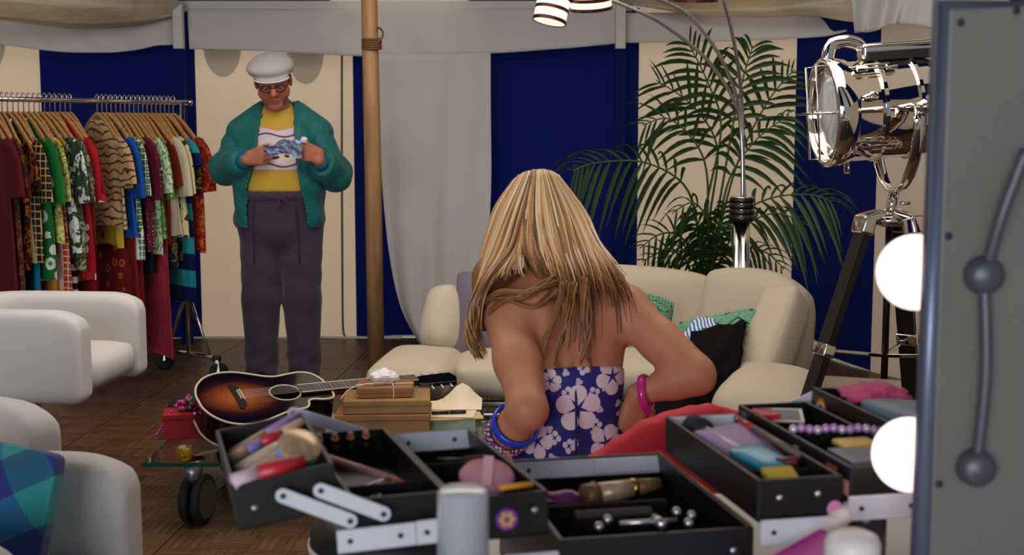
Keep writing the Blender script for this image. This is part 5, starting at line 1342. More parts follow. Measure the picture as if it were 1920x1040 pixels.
# stand collar, two halves
for sg in (-1, 1):
    rows = []
    for i in range(9):
        a = R(8 + 92 * i / 8) if sg > 0 else R(172 - 92 * i / 8)
        cx, cy = (.100 * math.cos(a)), (.075 * math.sin(a) + .0)
        fwd = max(0, 1 - i / 3.0)
        rows.append([Vector((-.002 + cx * (1 + .10 * q) + sg * .012 * fwd * q, -.035 + cy - .055 * fwd, 1.435 + .055 * q + .012 * i / 8 - .055 * fwd)) for q in (0, .5, 1)])
    MB().sheet(rows).build('collar', TEAL, jko, solid=.010, smooth=True, sub=1)
# wrapper in his hands
wr = MB(); rows = []; rg = random.Random(9)
A_, B_ = MO + Vector((-.025, -.318, 1.262)), MO + Vector((.165, -.318, 1.268))
for i in range(7):
    rows.append([A_.lerp(B_, j / 11) + Vector((0, rg.uniform(-.012, .012) - .01, (i / 6 - .45) * -.10 * (.35 + .65 * (j / 11)) + rg.uniform(-.006, .006) - .012 * math.sin(j * .8))) for j in range(12)])
t = NT('foil_wrapper'); v_ = t.coord(); t.base(t.mix(t.math('GREATER_THAN', t.noise(v_, 40, 3), .55), lin((150, 156, 180)), lin((96, 104, 150)))); t.set(Roughness=.3, Metallic=.35); FOIL = t.m
wro = MB().sheet(rows).build('crumpled_wrapper', FOIL, solid=.0012, smooth=False); tag(wro, 'crumpled silver-blue wrapper held between the hands of the man', 'wrapper')
crumple('crumpled_scrap', 'small white crumpled scrap on top of the left hand of the man', MO + Vector((.178, -.325, 1.302)), (.018, .014, .018), M('white_scrap', (226, 222, 226), .7), 'paper', 8, 16)

# ---------------------------------------------------------------- the seated woman
wrot = Matrix.Rotation(R(180), 4, 'Z') @ Matrix.Rotation(R(30), 4, 'X') @ Matrix.Rotation(R(6), 4, 'Y')
WH = P(1003, 425, 3.30)
sd = SDF((-.42, 2.62, .0), (.62, 3.80, 1.30), .0062)
Rs, Re, Rw = P(1176, 582, 3.09), P(1303, 702, 2.98), P(1196, 738, 2.99)
Ls, Le, Lw = P(952, 592, 3.07), P(990, 768, 2.84), P(912, 862, 2.98)
ch, wa, hp_ = P(1060, 612, 3.12), P(1062, 760, 3.03), P(1055, 885, 3.0)
sd.ell(ch, (.150, .095, .165), k=.03); sd.ell(P(1058, 690, 3.08), (.138, .095, .13), k=.05); sd.ell(wa, (.122, .090, .13), k=.05); sd.ell(hp_, (.165, .125, .10), k=.05)
nb_ = P(1052, 535, 3.13)
sd.cap(Ls + Vector((.01, .02, 0)), nb_, .060, .058, .05); sd.cap(Rs + Vector((-.01, .02, 0)), nb_, .060, .058, .05)
sd.ell(P(1010, 600, 3.045), (.055, .035, .075), k=.04); sd.ell(P(1112, 600, 3.045), (.055, .035, .075), k=.04)
sd.cap(P(1058, 560, 3.03), P(1060, 700, 2.985), .012, .012, .04, 'sub')
sd.cap(nb_, WH + Vector((.02, -.03, -.08)), .055, .052, .03)
head(sd, WH, wrot, .90)
sd.cap(Rs, Re, .056, .043, .03); sd.cap(Re, Rs.lerp(Re, .5), .043, .050, .02); sd.ell(Re + (Re - Rs).normalized() * .022, (.026, .026, .026), k=.02); sd.chain([Re, Re.lerp(Rw, .35), Rw], [.043, .041, .027], .02)
sd.cap(Ls, Ls.lerp(Le, .5), .058, .052, .03); sd.cap(Ls.lerp(Le, .5), Le, .052, .043, .03); sd.chain([Le, Le.lerp(Lw, .35), Lw], [.044, .041, .028], .02)
tips = hand(sd, Rw + Vector((-.004, .0, -.006)), (-.16, .10, -1), (-.25, .9, .1), 1, (18, 24, 16), .92, 0.2)
hand(sd, Lw, (.55, .75, -.3), (.9, -.2, .1), 1, (18, 24, 18), .92)
for sx in (-1, 1):
    h_ = hp_ + Vector((sx * .085, .03, -.02)); kn = Vector((hp_.x + sx * .13, 3.46, .50)); an = Vector((hp_.x + sx * .14, 3.42, .09))
    sd.cap(h_, kn, .082, .056, .03); sd.cap(kn, an, .056, .036, .02); sd.cap(an + Vector((0, 0, -.045)), an + Vector((sx * .02, .14, -.06)), .032, .028, .02)
WO = Vector((hp_.x, hp_.y, 0))
woman = sd.build('person', SKW, tint=lambda V: np.ones((len(V), 3)))
tag(woman, 'blonde woman seated with her back to the viewer in a blue floral dress', 'person')
NAIL = M('pale_nail', (236, 214, 190), .25, var=0)
for p in tips: MB().ell(p + Vector((-.001, -.0065, -.004)), (.006, .004, .008), 8, 6).build('nail', NAIL, woman, smooth=True)
# dress
t = NT('blue_hibiscus_print'); v_ = t.coord(); x_, y_, z_ = t.sep(v_)
uv = t.comb(x_, z_, 0.0)
def flower(scale, rnd, rad, petals, loc):
    vv = t.vmath('ADD', uv, loc)
    nd = t.node('ShaderNodeTexVoronoi', voronoi_dimensions='2D'); t.put(nd.inputs['Vector'], vv); nd.inputs['Scale'].default_value = scale; nd.inputs['Randomness'].default_value = rnd
    dv = t.vmath('SUBTRACT', vv, nd.outputs['Position']); dx, dy, dz = t.sep(dv)
    ang = t.math('ADD', t.math('ARCTAN2', dy, dx), t.math('MULTIPLY', t.sep(nd.outputs['Color'])[0], 6.28)); r_ = t.vmath('LENGTH', dv)
    pet = t.math('POWER', t.math('ABSOLUTE', t.math('SINE', t.math('MULTIPLY', ang, petals / 2.0))), .45)
    rim = t.math('ADD', t.math('MULTIPLY', pet, rad * .62), rad * .38)
    inside = t.math('LESS_THAN', r_, rim)
    star = t.math('LESS_THAN', r_, t.math('ADD', rad * .16, t.math('MULTIPLY', t.math('SUBTRACT', 1.0, pet), rad * .55)))
    return inside, star
def one_flower(px, py, Y, rad, a0):
    c = P(px, py, Y); dv = t.vmath('SUBTRACT', uv, (c.x, c.z, 0)); dx, dy, dz = t.sep(dv)
    ang = t.math('ADD', t.math('ARCTAN2', dy, dx), a0); r_ = t.vmath('LENGTH', dv)
    pet = t.math('POWER', t.math('ABSOLUTE', t.math('SINE', t.math('MULTIPLY', ang, 2.5))), .38)
    ins = t.math('LESS_THAN', r_, t.math('ADD', t.math('MULTIPLY', pet, rad * .55), rad * .45))
    st = t.math('LESS_THAN', r_, t.math('ADD', rad * .14, t.math('MULTIPLY', t.math('SUBTRACT', 1.0, pet), rad * .55)))
    return ins, st
f1 = s1 = None
for q_ in ((1085, 768, 2.92, .054, .3), (1150, 708, 2.97, .042, 1.0), (1008, 838, 2.86, .036, .7), (934, 722, 3.0, .044, .1), (1140, 842, 2.87, .040, 2.0), (1032, 712, 2.96, .026, .5), (1210, 800, 2.95, .05, .2), (1075, 905, 2.85, .05, .9)):
    a_, b_ = one_flower(*q_); f1 = a_ if f1 is None else t.math('MAXIMUM', f1, a_); s1 = t.math('MULTIPLY', a_, b_) if s1 is None else t.math('MAXIMUM', s1, t.math('MULTIPLY', a_, b_))
f2, s2 = flower(15, .95, .015, 4, (.31, .17, 0)); f3, s3 = flower(21, 1.0, .009, 3, (.71, .37, 0))
bn = t.noise(v_, 9, 4); bg = t.mix(bn, lin((14, 12, 74)), lin((46, 44, 150)))
c_ = t.mix(f3, bg, lin((206, 190, 214))); c_ = t.mix(t.math('MULTIPLY', f2, t.math('SUBTRACT', 1.0, s2)), c_, lin((226, 206, 220)))
c_ = t.mix(f1, c_, lin((236, 212, 220))); c_ = t.mix(t.math('MULTIPLY', f1, s1), c_, lin((40, 36, 130)))
t.base(c_); t.set(Roughness=.7); t.bump(t.noise(v_, 16, 4), .35, .012); DRS = t.m
ds = SDF((-.30, 2.70, .34), (.55, 3.66, .95), .0075)
ds.ell(P(1058, 690, 3.08), (.146, .104, .14), k=.05); ds.ell(ch, (.158, .104, .17), k=.03); ds.ell(wa, (.131, .100, .14), k=.05); ds.ell(hp_, (.180, .145, .12), k=.06)
ds.ell(hp_ + Vector((0, .10, -.06)), (.20, .20, .06), k=.06)
for sx in (-1, 1): ds.cap(hp_ + Vector((sx * .085, .03, -.02)), Vector((hp_.x + sx * .12, 3.42, .49)), .104, .084, .06)
ztop = P(1060, 690, 2.99).z
ds.cut((P(1060, 690, 2.99).x, 2.99, ztop), (-.06, .25, 1)); ds.cut((0, 0, .42), (0, 0, -1)); ds.cut((0, 3.50, .4), (0, 1, 0))
def dfold(V):
    V = V.copy(); k = np.clip((.72 - V[:, 2]) / .15, 0, 1); V[:, 1] -= .006 * np.sin(V[:, 0] * 60 + V[:, 2] * 9) * k * (V[:, 1] < 3.0); return V
dro = ds.build('dress', DRS, woman, move=dfold)
MB().tube(spline([P(1078, 688, 2.962), P(1080, 760, 2.925), P(1080, 850, 2.858)], 14), .003, 5).build('back_zip', M('navy_zip', (24, 20, 84), .6), dro, smooth=True)
# bangles
def bangle(name, label, c, ax_, r, w, mat, parts=None):
    q = Vector(ax_).to_track_quat('Z', 'Y').to_matrix().to_4x4(); q.translation = Vector(c)
    return tag(MB().lathe([(r, -w), (r + .006, -w * .75), (r + .008, 0), (r + .006, w * .75), (r, w), (r - .002, 0)], 32, q, close=True).build(name, mat, smooth=True), label, 'bracelet')
bangle('bangle', 'shiny magenta pink bangle on the right wrist of the woman', Re.lerp(Rw, .86) + Vector((0, 0, -.006)), (Rw - Re).normalized() + Vector((0, .25, .12)), .040, .010, M('pink_bangle', (214, 40, 146), .25, var=.04, coat=.4))
bangle('bangle', 'bright blue bangle on the left forearm of the woman', Le.lerp(Lw, .30), (Lw - Le).normalized() + Vector((.1, .1, 0)), .050, .013, M('blue_bangle', (32, 66, 196), .2, var=.06, coat=.5))
t = NT('white_pink_cuff'); t.base(t.mix(t.math('GREATER_THAN', t.vor(t.coord(), 110, rnd=.2), .42), lin((226, 196, 206)), lin((104, 40, 120)))); t.set(Roughness=.4); CUFB = t.m
bangle('bangle', 'pale pink and purple patterned cuff below the blue bangle', Le.lerp(Lw, .50), (Lw - Le).normalized() + Vector((.1, .1, 0)), .046, .015, CUFB)

# hair: base volume plus many locks
t = NT('blonde_hair'); a_ = t.attr('lock', 'Fac')
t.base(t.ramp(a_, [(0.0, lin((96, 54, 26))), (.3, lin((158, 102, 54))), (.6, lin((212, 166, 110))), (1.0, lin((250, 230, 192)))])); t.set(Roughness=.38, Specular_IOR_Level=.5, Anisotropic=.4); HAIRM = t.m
hb_ = SDF((-.16, 3.0, .85), (.34, 3.48, 1.30), .008)
hb_.ell(WH + Vector((.0, -.01, .035)), (.088, .108, .100), k=.03); hb_.cap(WH + Vector((.005, -.05, -.02)), P(1040, 520, 3.10), .085, .060, .05); hb_.cap(WH + Vector((-.05, -.01, -.04)), P(925, 520, 3.18), .06, .045, .05); hb_.cap(P(925, 520, 3.18), P(897, 640, 3.14), .045, .028, .04)
hb_.cap(WH + Vector((.05, -.02, -.05)), P(1120, 500, 3.12), .05, .035, .05)
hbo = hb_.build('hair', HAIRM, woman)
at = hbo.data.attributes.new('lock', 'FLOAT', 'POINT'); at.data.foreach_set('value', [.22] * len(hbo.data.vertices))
GL_ = [
 [(962, 340, 3.30), (925, 400, 3.30), (908, 480, 3.26), (896, 560, 3.20), (876, 630, 3.15), (892, 680, 3.12)],
 [(974, 329, 3.26), (936, 400, 3.21), (912, 480, 3.16), (898, 560, 3.10), (880, 625, 3.08), (908, 680, 3.08)],
 [(988, 323, 3.245), (955, 400, 3.17), (932, 470, 3.12), (902, 535, 3.06), (884, 600, 3.045), (914, 668, 3.05)],
 [(1002, 320, 3.24), (984, 400, 3.155), (968, 465, 3.10), (930, 512, 3.04), (904, 560, 3.02), (886, 632, 3.03)]]
GR_ = [
 [(1000, 320, 3.235), (988, 400, 3.155), (985, 455, 3.09), (998, 500, 3.035), (1030, 528, 3.0), (1060, 560, 2.985)],
 [(1010, 319, 3.235), (1012, 400, 3.15), (1020, 460, 3.085), (1036, 510, 3.02), (1052, 560, 2.985), (1040, 640, 2.965)],
 [(1018, 319, 3.235), (1036, 400, 3.155), (1050, 465, 3.08), (1066, 520, 3.005), (1074, 580, 2.975), (1060, 670, 2.96)],
 [(1026, 320, 3.24), (1056, 400, 3.165), (1076, 465, 3.09), (1092, 520, 3.01), (1102, 580, 2.978), (1106, 680, 2.965)],
 [(1032, 322, 3.245), (1072, 400, 3.19), (1094, 460, 3.11), (1114, 512, 3.03), (1128, 570, 2.99), (1126, 650, 2.97)],
 [(1038, 325, 3.26), (1086, 400, 3.22), (1108, 452, 3.15), (1136, 500, 3.07), (1162, 556, 3.02), (1174, 640, 3.0)],
 [(1044, 329, 3.28), (1095, 400, 3.26), (1119, 454, 3.19), (1152, 500, 3.09), (1190, 548, 3.045), (1212, 602, 3.03)]]
rg = random.Random(4); hbm = MB(); locks = []
BR_ = [GL_[3], GR_[0]]                                              # shorter hair filling the parting
for fam, count in ((GL_, 430), (GR_, 720), (BR_, 190)):
    GW = [[P(*p) for p in g] for g in fam]; clumps = [min(1, max(0, rg.gauss(.55, .25))) for _ in range(9 * len(fam))]
    for k in range(count):
        u = rg.random() * (len(GW) - 1); i = min(int(u), len(GW) - 2); f = u - i
        right = fam is GR_; cut = rg.uniform(.80, 1.0)
        if right: cut = rg.uniform(.85, 1.0) if rg.random() < .06 else rg.triangular(.48, .90, .60)
        if fam is BR_: cut = rg.uniform(.46, .72)
        jit = Vector((rg.gauss(0, .004), rg.uniform(-.004, .014), rg.gauss(0, .003))); wv = rg.uniform(0, 6.28)
        pts = [GW[i][j].lerp(GW[i + 1][j], f) + jit * (.4 + .16 * j) + Vector((.005 * math.sin(wv + u * 2 + j * 1.3), 0, 0)) * (j > 1) for j in range(6)]
        c = spline(pts, 26); nkeep = max(8, int(26 * cut)); c = c[:nkeep]
        r0 = rg.uniform(.0022, .0046); rr = [r0 * (.55 + .45 * min(1, m_ / 4)) * (1 - .94 * max(0, (m_ - nkeep * .55) / (nkeep * .45)) ** 1.2) for m_ in range(nkeep)]
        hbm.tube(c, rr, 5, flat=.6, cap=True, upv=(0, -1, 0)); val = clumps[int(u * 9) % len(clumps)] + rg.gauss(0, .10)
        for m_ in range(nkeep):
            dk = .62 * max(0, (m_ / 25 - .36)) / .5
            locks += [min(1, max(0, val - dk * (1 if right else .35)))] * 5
# fly-away strands across the left shoulder and back
for (p0, p1, p2, p3) in (((1040, 520, 3.0), (985, 552, 2.99), (940, 566, 3.0), (915, 590, 3.02)), ((1050, 540, 2.99), (1000, 574, 2.98), (950, 560, 3.0), (912, 562, 3.03)), ((1045, 530, 2.99), (990, 545, 2.985), (935, 548, 3.01), (905, 570, 3.04)),
        ((1060, 530, 2.99), (1040, 590, 2.965), (1022, 640, 2.96), (1018, 672, 2.96)), ((1075, 530, 2.99), (1062, 590, 2.965), (1050, 650, 2.955), (1040, 684, 2.955)), ((1100, 530, 2.99), (1108, 600, 2.965), (1102, 660, 2.96), (1110, 692, 2.96)), ((1095, 520, 2.99), (1092, 590, 2.965), (1098, 640, 2.96), (1088, 682, 2.96))):
    for rep in range(9):
        c = spline([P(*p) + Vector((rg.gauss(0, .006 - .0012 * q_), rg.uniform(-.006, .0), rg.gauss(0, .004))) for q_, p in enumerate((p0, p1, p2, p3))], 16)
        hbm.tube(c, [rg.uniform(.0022, .004) * (1 - .9 * (m_ / 15) ** 2) for m_ in range(16)], 5, flat=.6, upv=(0, -1, 0)); locks += [rg.uniform(.02, .35)] * 80
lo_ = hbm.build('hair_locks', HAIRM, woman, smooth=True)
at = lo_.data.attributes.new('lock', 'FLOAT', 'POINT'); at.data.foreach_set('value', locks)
lo_['kind'] = 'stuff'

# ================================================================ dressing table
TBZ = .752
WHT = M('white_laminate', (214, 206, 202), .5, var=.04)
dt = empty('dressing_table', (.75, 1.55, 0), label='white dressing table under the open make-up case', cat='table', world=True)
MB().box((.90, 1.42, TBZ - .016), (1.94, 1.30, .032)).build('table_top', WHT, dt, bevel=.004)
for (x, y) in ((-.02, .82), (-.02, 2.02), (1.82, .82), (1.82, 2.02)): MB().box((x, y, (TBZ - .032) / 2), (.05, .05, TBZ - .032)).build('leg', WHT, dt, bevel=.004)
# black round stool beside the table
st = PZ(770, 1010, .62)
stl = empty('stool', (st.x - .02, st.y + .10, 0), label='black round padded stool beside the dressing table', cat='stool')
MB().lathe([(0, .56), (.16, .56), (.175, .58), (.175, .61), (.15, .64), (0, .65)], 36).build('seat', M('black_vinyl', (14, 13, 15), .45, var=.1), stl, smooth=True)
MB().lathe([(.176, .575), (.180, .578), (.180, .588), (.176, .590)], 36, close=True).build('seat_trim', M('cream_piping', (206, 186, 176), .5), stl, smooth=True)
MB().lathe([(0, 0), (.18, 0), (.18, .012), (.03, .03), (.025, .05), (.025, .56)], 28).build('pedestal', CHROME, stl, smooth=True)

# ================================================================ make-up case
CBLK = NT('case_black'); v_ = CBLK.coord(); CBLK.base(CBLK.mix(CBLK.noise(v_, 8, 3), lin((11, 10, 10)), lin((20, 18, 18)))); CBLK.set(Roughness=.42); CBLK.bump(CBLK.noise(v_, 320, 2), .15, .001); CBLK = CBLK.m
CLIN = M('case_lining', (24, 20, 18), .9, var=.2)
ALU = M('case_aluminium', (214, 212, 220), .45, .2, var=.04)
RIV = M('rivet', (190, 186, 190), .25, .9, var=0); RIVD = M('dark_screw', (60, 56, 66), .35, .8, var=0)
CA = R(11.5); ew = Vector((math.cos(CA), math.sin(CA), 0)); ed = Vector((-math.sin(CA), math.cos(CA), 0))
CO = Vector((.284, 1.457, 0))                                        # near right corner of the box
case = empty('makeup_case', CO + ew * -.117 + ed * .18 + Vector((0, 0, TBZ)), label='open black make-up case with fold-out trays and aluminium rails', cat='case', world=True)
CM = Matrix((ew, ed, Vector((0, 0, 1)))).transposed().to_4x4(); CM.translation = CO
def tray(name, u0, u1, v0, v1, z0, z1, th=.005, extra=None, div=(), ribs=True):
    m = CM if extra is None else CM @ Matrix.Translation(((u0 + u1) / 2, (v0 + v1) / 2, (z0 + z1) / 2)) @ extra @ Matrix.Translation((-(u0 + u1) / 2, -(v0 + v1) / 2, -(z0 + z1) / 2))
    b = MB(); um, vm, zm = (u0 + u1) / 2, (v0 + v1) / 2, (z0 + z1) / 2
    b.box((um, vm, z0 + th / 2), (u1 - u0, v1 - v0, th), mtx=m)
    b.box((um, v0 + th / 2, zm), (u1 - u0, th, z1 - z0), mtx=m).box((um, v1 - th / 2, zm), (u1 - u0, th, z1 - z0), mtx=m)
    b.box((u0 + th / 2, vm, zm), (th, v1 - v0 - 2 * th, z1 - z0), mtx=m).box((u1 - th / 2, vm, zm), (th, v1 - v0 - 2 * th, z1 - z0), mtx=m)
    o = b.build(name, CBLK, case, bevel=.0012)
    for d in div: MB().box((um, v0 + (v1 - v0) * d, zm - .006), (u1 - u0 - 2 * th, .003, z1 - z0 - .014), mtx=m).build('divider', CLIN, o)
    if ribs:
        r_ = MB()
        for k in range(9): r_.box((u0 + th + (u1 - u0 - 2 * th) * (k + .5) / 9, v1 - th - .001, zm - .003), (.0022, .003, z1 - z0 - .012), mtx=m)
        r_.build('ribbed_slot', CLIN, o)
    return o, m
BX, _ = tray('case_box', -.235, 0, 0, .36, TBZ + .001, .888, .006, ribs=False)
x1 = Matrix.Rotation(R(6.5), 4, 'Z')
T1, m1 = tray('tray', -.374, -.264, 0, .325, .893, .944, div=(.62,), extra=x1)
T2, m2 = tray('tray', -.488, -.380, 0, .325, .902, .950, div=(.30,), extra=x1)
x3 = Matrix.Rotation(R(5), 4, 'Z') @ Matrix.Rotation(R(-9), 4, 'Y')
T3, m3 = tray('tray', -.606, -.494, .0, .268, .930, .981, div=(), extra=x3)
R1, n1 = tray('tray', .004, .110, 0, .345, .893, .944, div=(.25,))
R2, n2 = tray('tray', .120, .228, 0, .36, .900, .953, div=(.34, .66))
x4 = Matrix.Rotation(R(4), 4, 'Y')
R3, n3 = tray('tray', .238, .350, 0, .37, .914, .968, div=(), extra=x4)
def strip(name, parent, u0, u1, v, z, h=.021, mm=CM, tilt=0.0, split=None, t_=.004, lean=0.0):
    ang = Matrix.Translation(((u0 + u1) / 2, v, z)) @ Matrix.Rotation(R(tilt), 4, 'Y') @ Matrix.Rotation(R(lean), 4, 'X')
    L = u1 - u0
    o = MB().box((0, 0, 0), (L, t_, h), mtx=mm @ ang).build(name, ALU, parent, bevel=.001)
    MB().box((0, -t_ * .5 - .0004, h * .42), (L, .0012, .002), mtx=mm @ ang).box((0, -t_ * .5 - .0004, -h * .42), (L, .0012, .002), mtx=mm @ ang).build('rail_lip', ALU, o)
    for q in (-.34, .30): MB().lathe([(0, 0), (.0032, 0), (.0028, .0018), (0, .0022)], 10, mm @ ang @ Matrix.Translation((L * q, -t_ * .5, 0)) @ Matrix.Rotation(R(90), 4, 'X')).build('screw', RIVD, o)
    if split: MB().box((L * split, -t_ * .5 - .0018, 0), (L * .42, .003, h * .82), mtx=mm @ ang).build('slide_rail', ALU, o, bevel=.0008)
    return o
def pivot_arm(parent, a, b, w=.016, t_=.0028, mm=CM):
    a, b = Vector(a), Vector(b); d = b - a; L = d.length; ang = math.atan2(d.z, d.x)
    n = 10; ol = [(L / 2 + w / 2 * math.cos(x), w / 2 * math.sin(x)) for x in np.linspace(-math.pi / 2, math.pi / 2, n)] + [(-L / 2 + w / 2 * math.cos(x), w / 2 * math.sin(x)) for x in np.linspace(math.pi / 2, 3 * math.pi / 2, n)]
    q = mm @ Matrix.Translation((a + b) / 2) @ Matrix.Rotation(-ang, 4, 'Y') @ Matrix.Rotation(R(90), 4, 'X')
    o = MB().prism(ol, -t_ / 2, t_ / 2, q).build('pivot_arm', ALU, parent, bevel=.0006)
    for s_ in (-1, 1): MB().lathe([(0, 0), (.0034, 0), (.003, .002), (0, .0024)], 10, q @ Matrix.Translation((s_ * L / 2, 0, t_ / 2))).build('rivet', RIVD, o)
    return o
# rails on the far inside walls
strip('back_rail', BX, -.232, -.003, .347, .874, .025, split=.28, lean=-28)
strip('back_rail', T1, -.369, -.269, .312, .932, .026, mm=m1, lean=-24)
strip('back_rail', R1, .009, .105, .332, .931, .028, split=.26, lean=-24)
# rails on the near faces
strip('front_rail', T2, -.486, -.400, -.012, .908, .026, tilt=-3); strip('front_rail', T2, -.400, -.330, -.017, .914, .027, tilt=-3)
strip('front_rail', BX, -.300, -.238, -.008, .866, .024); strip('front_rail', BX, .004, .10, -.010, .884, .030); strip('front_rail', R2, .115, .215, -.006, .905, .030)
pivot_arm(T3, (-.543, -.016, .962), (-.472, -.016, .930)); pivot_arm(T3, (-.503, -.018, .966), (-.436, -.018, .936))
pivot_arm(R3, (.190, .375, .935), (.248, .375, .958)); pivot_arm(T3, (-.520, .345, .972), (-.425, .345, .938))
def rivet(parent, u, z, mm=CM, r=.0045, mat=RIV, v=-.0005):
    MB().lathe([(0, 0), (r, 0), (r * .85, .002), (0, .003)], 14, mm @ Matrix.Translation((u, v, z)) @ Matrix.Rotation(R(90), 4, 'X')).build('rivet', mat, parent, smooth=True)
rivet(R1, .030, .922); rivet(R1, .078, .924); rivet(T1, -.264, .925); rivet(BX, -.026, .862); rivet(BX, -.182, .852); rivet(T3, -.586, .952, m3)
def sticker(parent, u, z, r, cols, mm=CM, v=-.0008, petals=0, nrm='v'):
    q = mm @ Matrix.Translation((u, v, z)) @ Matrix.Rotation(R(90), 4, 'X')
    o = MB().lathe([(0, 0), (r, 0), (r, .0006), (0, .0006)], 24, q).build('sticker', cols[0], parent)
    if petals:
        p = MB()
        for k in range(petals): p.lathe([(0, 0), (r * .26, 0), (r * .26, .0004), (0, .0004)], 10, q @ Matrix.Translation((r * .5 * math.cos(6.283 * k / petals), r * .5 * math.sin(6.283 * k / petals), .0007)))
        p.build('sticker_petals', cols[1], o)
STK_V = M('violet_sticker', (140, 60, 160), .5, var=.1); STK_Y = M('yellow_sticker', (220, 176, 90), .5, var=.1); STK_P = M('pink_sticker', (206, 132, 176), .5, var=.2, scale=200)
sticker(T1, -.296, .916, .0125, (STK_V, STK_Y), petals=6); sticker(R1, .100, .905, .0095, (STK_P, STK_P))
# rainbow, orange and star stickers on the tray sides that face the left
def side_sticker(parent, u, v, z, w, h, mat, mm): MB().box((u - .0006, v, z), (.0008, w, h), mtx=mm).build('sticker', mat, parent)
side_sticker(R2, .120, .05, .930, .028, .026, M('orange_sticker', (190, 96, 60), .5), n2); side_sticker(R2, .120, .155, .932, .014, .020, M('pale_blue_sticker', (150, 176, 196), .5), n2); side_sticker(R2, .120, .012, .926, .014, .018, M('peach_sticker', (206, 150, 120), .5), n2); side_sticker(R2, .120, .335, .934, .022, .026, M('tan_sticker', (110, 96, 86), .6), n2)
for k, c in enumerate(((206, 60, 50), (226, 150, 50), (226, 206, 80), (70, 150, 190), (60, 80, 160))):
    r_ = .0155 - k * .0022
    MB().tube([n3 @ Vector((.2372, .335 + r_ * math.cos(a), .938 + 1.3 * r_ * math.sin(a))) for a in np.linspace(0, math.pi, 12)], .0011, 5).build('rainbow_band', M('rainbow_%d' % k, c, .5, var=0), R3)
# lock bar with knobs inside the near wall of the box
lk = MB().tube([CM @ Vector((-.155, .030, .893)), CM @ Vector((-.085, .030, .893))], .0028, 8).tube([CM @ Vector((-.112, .034, .895)), CM @ Vector((-.106, .014, .893))], .006, 8).build('lock_bar', RIV, BX, smooth=True)
for (u, v, z) in ((-.168, .036, .897), (-.182, .024, .893), (-.080, .046, .898), (-.064, .038, .895), (-.074, .020, .892)): MB().ell(CM @ Vector((u, v, z)), (.006, .006, .0055), 10, 8).build('lock_knob', RIV, BX, smooth=True)
# gold edging along the left edge of the right tray
MB().tube([CM @ Vector((-.003, .004, .890)), CM @ Vector((-.003, .356, .890))], .0016, 6).build('edge_trim', M('brass_trim', (150, 116, 62), .35, .7), BX, smooth=True)

# ---------------- things in the case
def lay(name, label, cat, a, b, r, mat, mm=CM, segs=None, n=12):
    """a stick-like thing from a to b in case coordinates; segs = [(from, to, radius factor, material, part name)]"""
    A, B = mm @ Vector(a), mm @ Vector(b)
    o = empty(name, A, label=label, cat=cat, world=True)
    for (t0, t1, k0, k1, mt, pn_) in (segs or [(0, 1, 1, 1, mat, 'barrel')]): MB().tube([A.lerp(B, t0), A.lerp(B, t1)], [r * k0, r * k1], n).build(pn_, mt or mat, o, smooth=True)
    return o
TAN = M('tan_plastic', (206, 164, 132), .4, var=.05); LIL = M('lilac_plastic', (150, 128, 180), .4, var=.05); REDL = M('red_plastic', (190, 44, 52), .3, var=.05); WHP = M('white_plastic', (228, 218, 212), .4, var=.03); PINKL = M('rose_plastic', (214, 150, 150), .35, var=.05)
zt = .976
lay('makeup_pencil', 'tan and lilac pencil at the back of the leftmost tray', 'make-up', (-.594, .212, zt - .012), (-.502, .250, zt + .006), .0052, TAN, m3, [(0, .5, .6, 1, TAN, 'barrel'), (.5, 1, 1, 1, LIL, 'pencil_cap')])
lay('makeup_pencil', 'cream pencil with lilac and red bands, second from the back of the leftmost tray', 'make-up', (-.598, .168, zt - .010), (-.502, .208, zt + .006), .0075, TAN, m3, [(0, .22, 1, 1, TAN, 'barrel'), (.22, .42, 1.05, 1.05, LIL, 'lilac_band'), (.42, .70, 1.05, 1.05, REDL, 'red_band'), (.70, 1, 1, .8, TAN, 'pencil_cap')])
lay('makeup_tube', 'clear-wrapped beige pencil set in the leftmost tray', 'make-up', (-.592, .122, zt - .014), (-.522, .164, zt - .002), .009, M('clear_wrap', (222, 196, 168), .15, var=.1), m3)
lay('makeup_tube', 'peach foundation stick beside the wrapped pencils in the leftmost tray', 'make-up', (-.588, .090, zt - .016), (-.522, .130, zt - .004), .009, M('peach_plastic', (214, 170, 138), .3), m3, [(0, .25, 1, 1, WHP, 'tube_cap'), (.25, 1, 1, 1, None, 'barrel')])
lay('lipstick', 'pale pink lip gloss standing in the leftmost tray', 'make-up', (-.512, .128, .945), (-.514, .158, .984), .006, PINKL, m3)
lay('makeup_tube', 'red lip tube with a frosted cap at the front of the leftmost tray', 'make-up', (-.604, .008, .982), (-.524, .028, .984), .010, REDL, m3, [(0, .34, 1, 1, M('frosted_pink', (214, 180, 190), .5), 'tube_cap'), (.34, 1, 1, .95, REDL, 'barrel')])
cpt = empty('powder_compact', m3 @ Vector((-.524, .066, .986)), Euler((R(34), R(16), R(10))), label='round blue compact with a gold mirror lid in the leftmost tray', cat='make-up')
MB().lathe([(0, -.012), (.021, -.012), (.024, -.006), (.024, .004), (0, .004)], 30).build('compact_base', M('sky_blue_plastic', (110, 156, 210), .3), cpt, smooth=True)
MB().lathe([(0, .0045), (.024, .0045), (.025, .007), (.023, .010), (0, .011)], 30).build('compact_lid', M('gold_lid', (206, 176, 136), .25, .5), cpt, smooth=True)
for k in range(4): lay('lipstick', ['first', 'second', 'third', 'fourth'][k] + ' small gold lipstick from the left in the second tray', 'make-up', (-.472 + .021 * k, .310, .920), (-.472 + .021 * k, .310, .951), .0055, TAN, m2, [(0, .55, 1, 1, BLACKP, 'barrel'), (.55, .8, 1, 1, M('gold', (196, 150, 60), .25, 1.0, var=0), 'gold_ring'), (.8, 1, .9, .6, PINKL, 'lipstick_tip')])
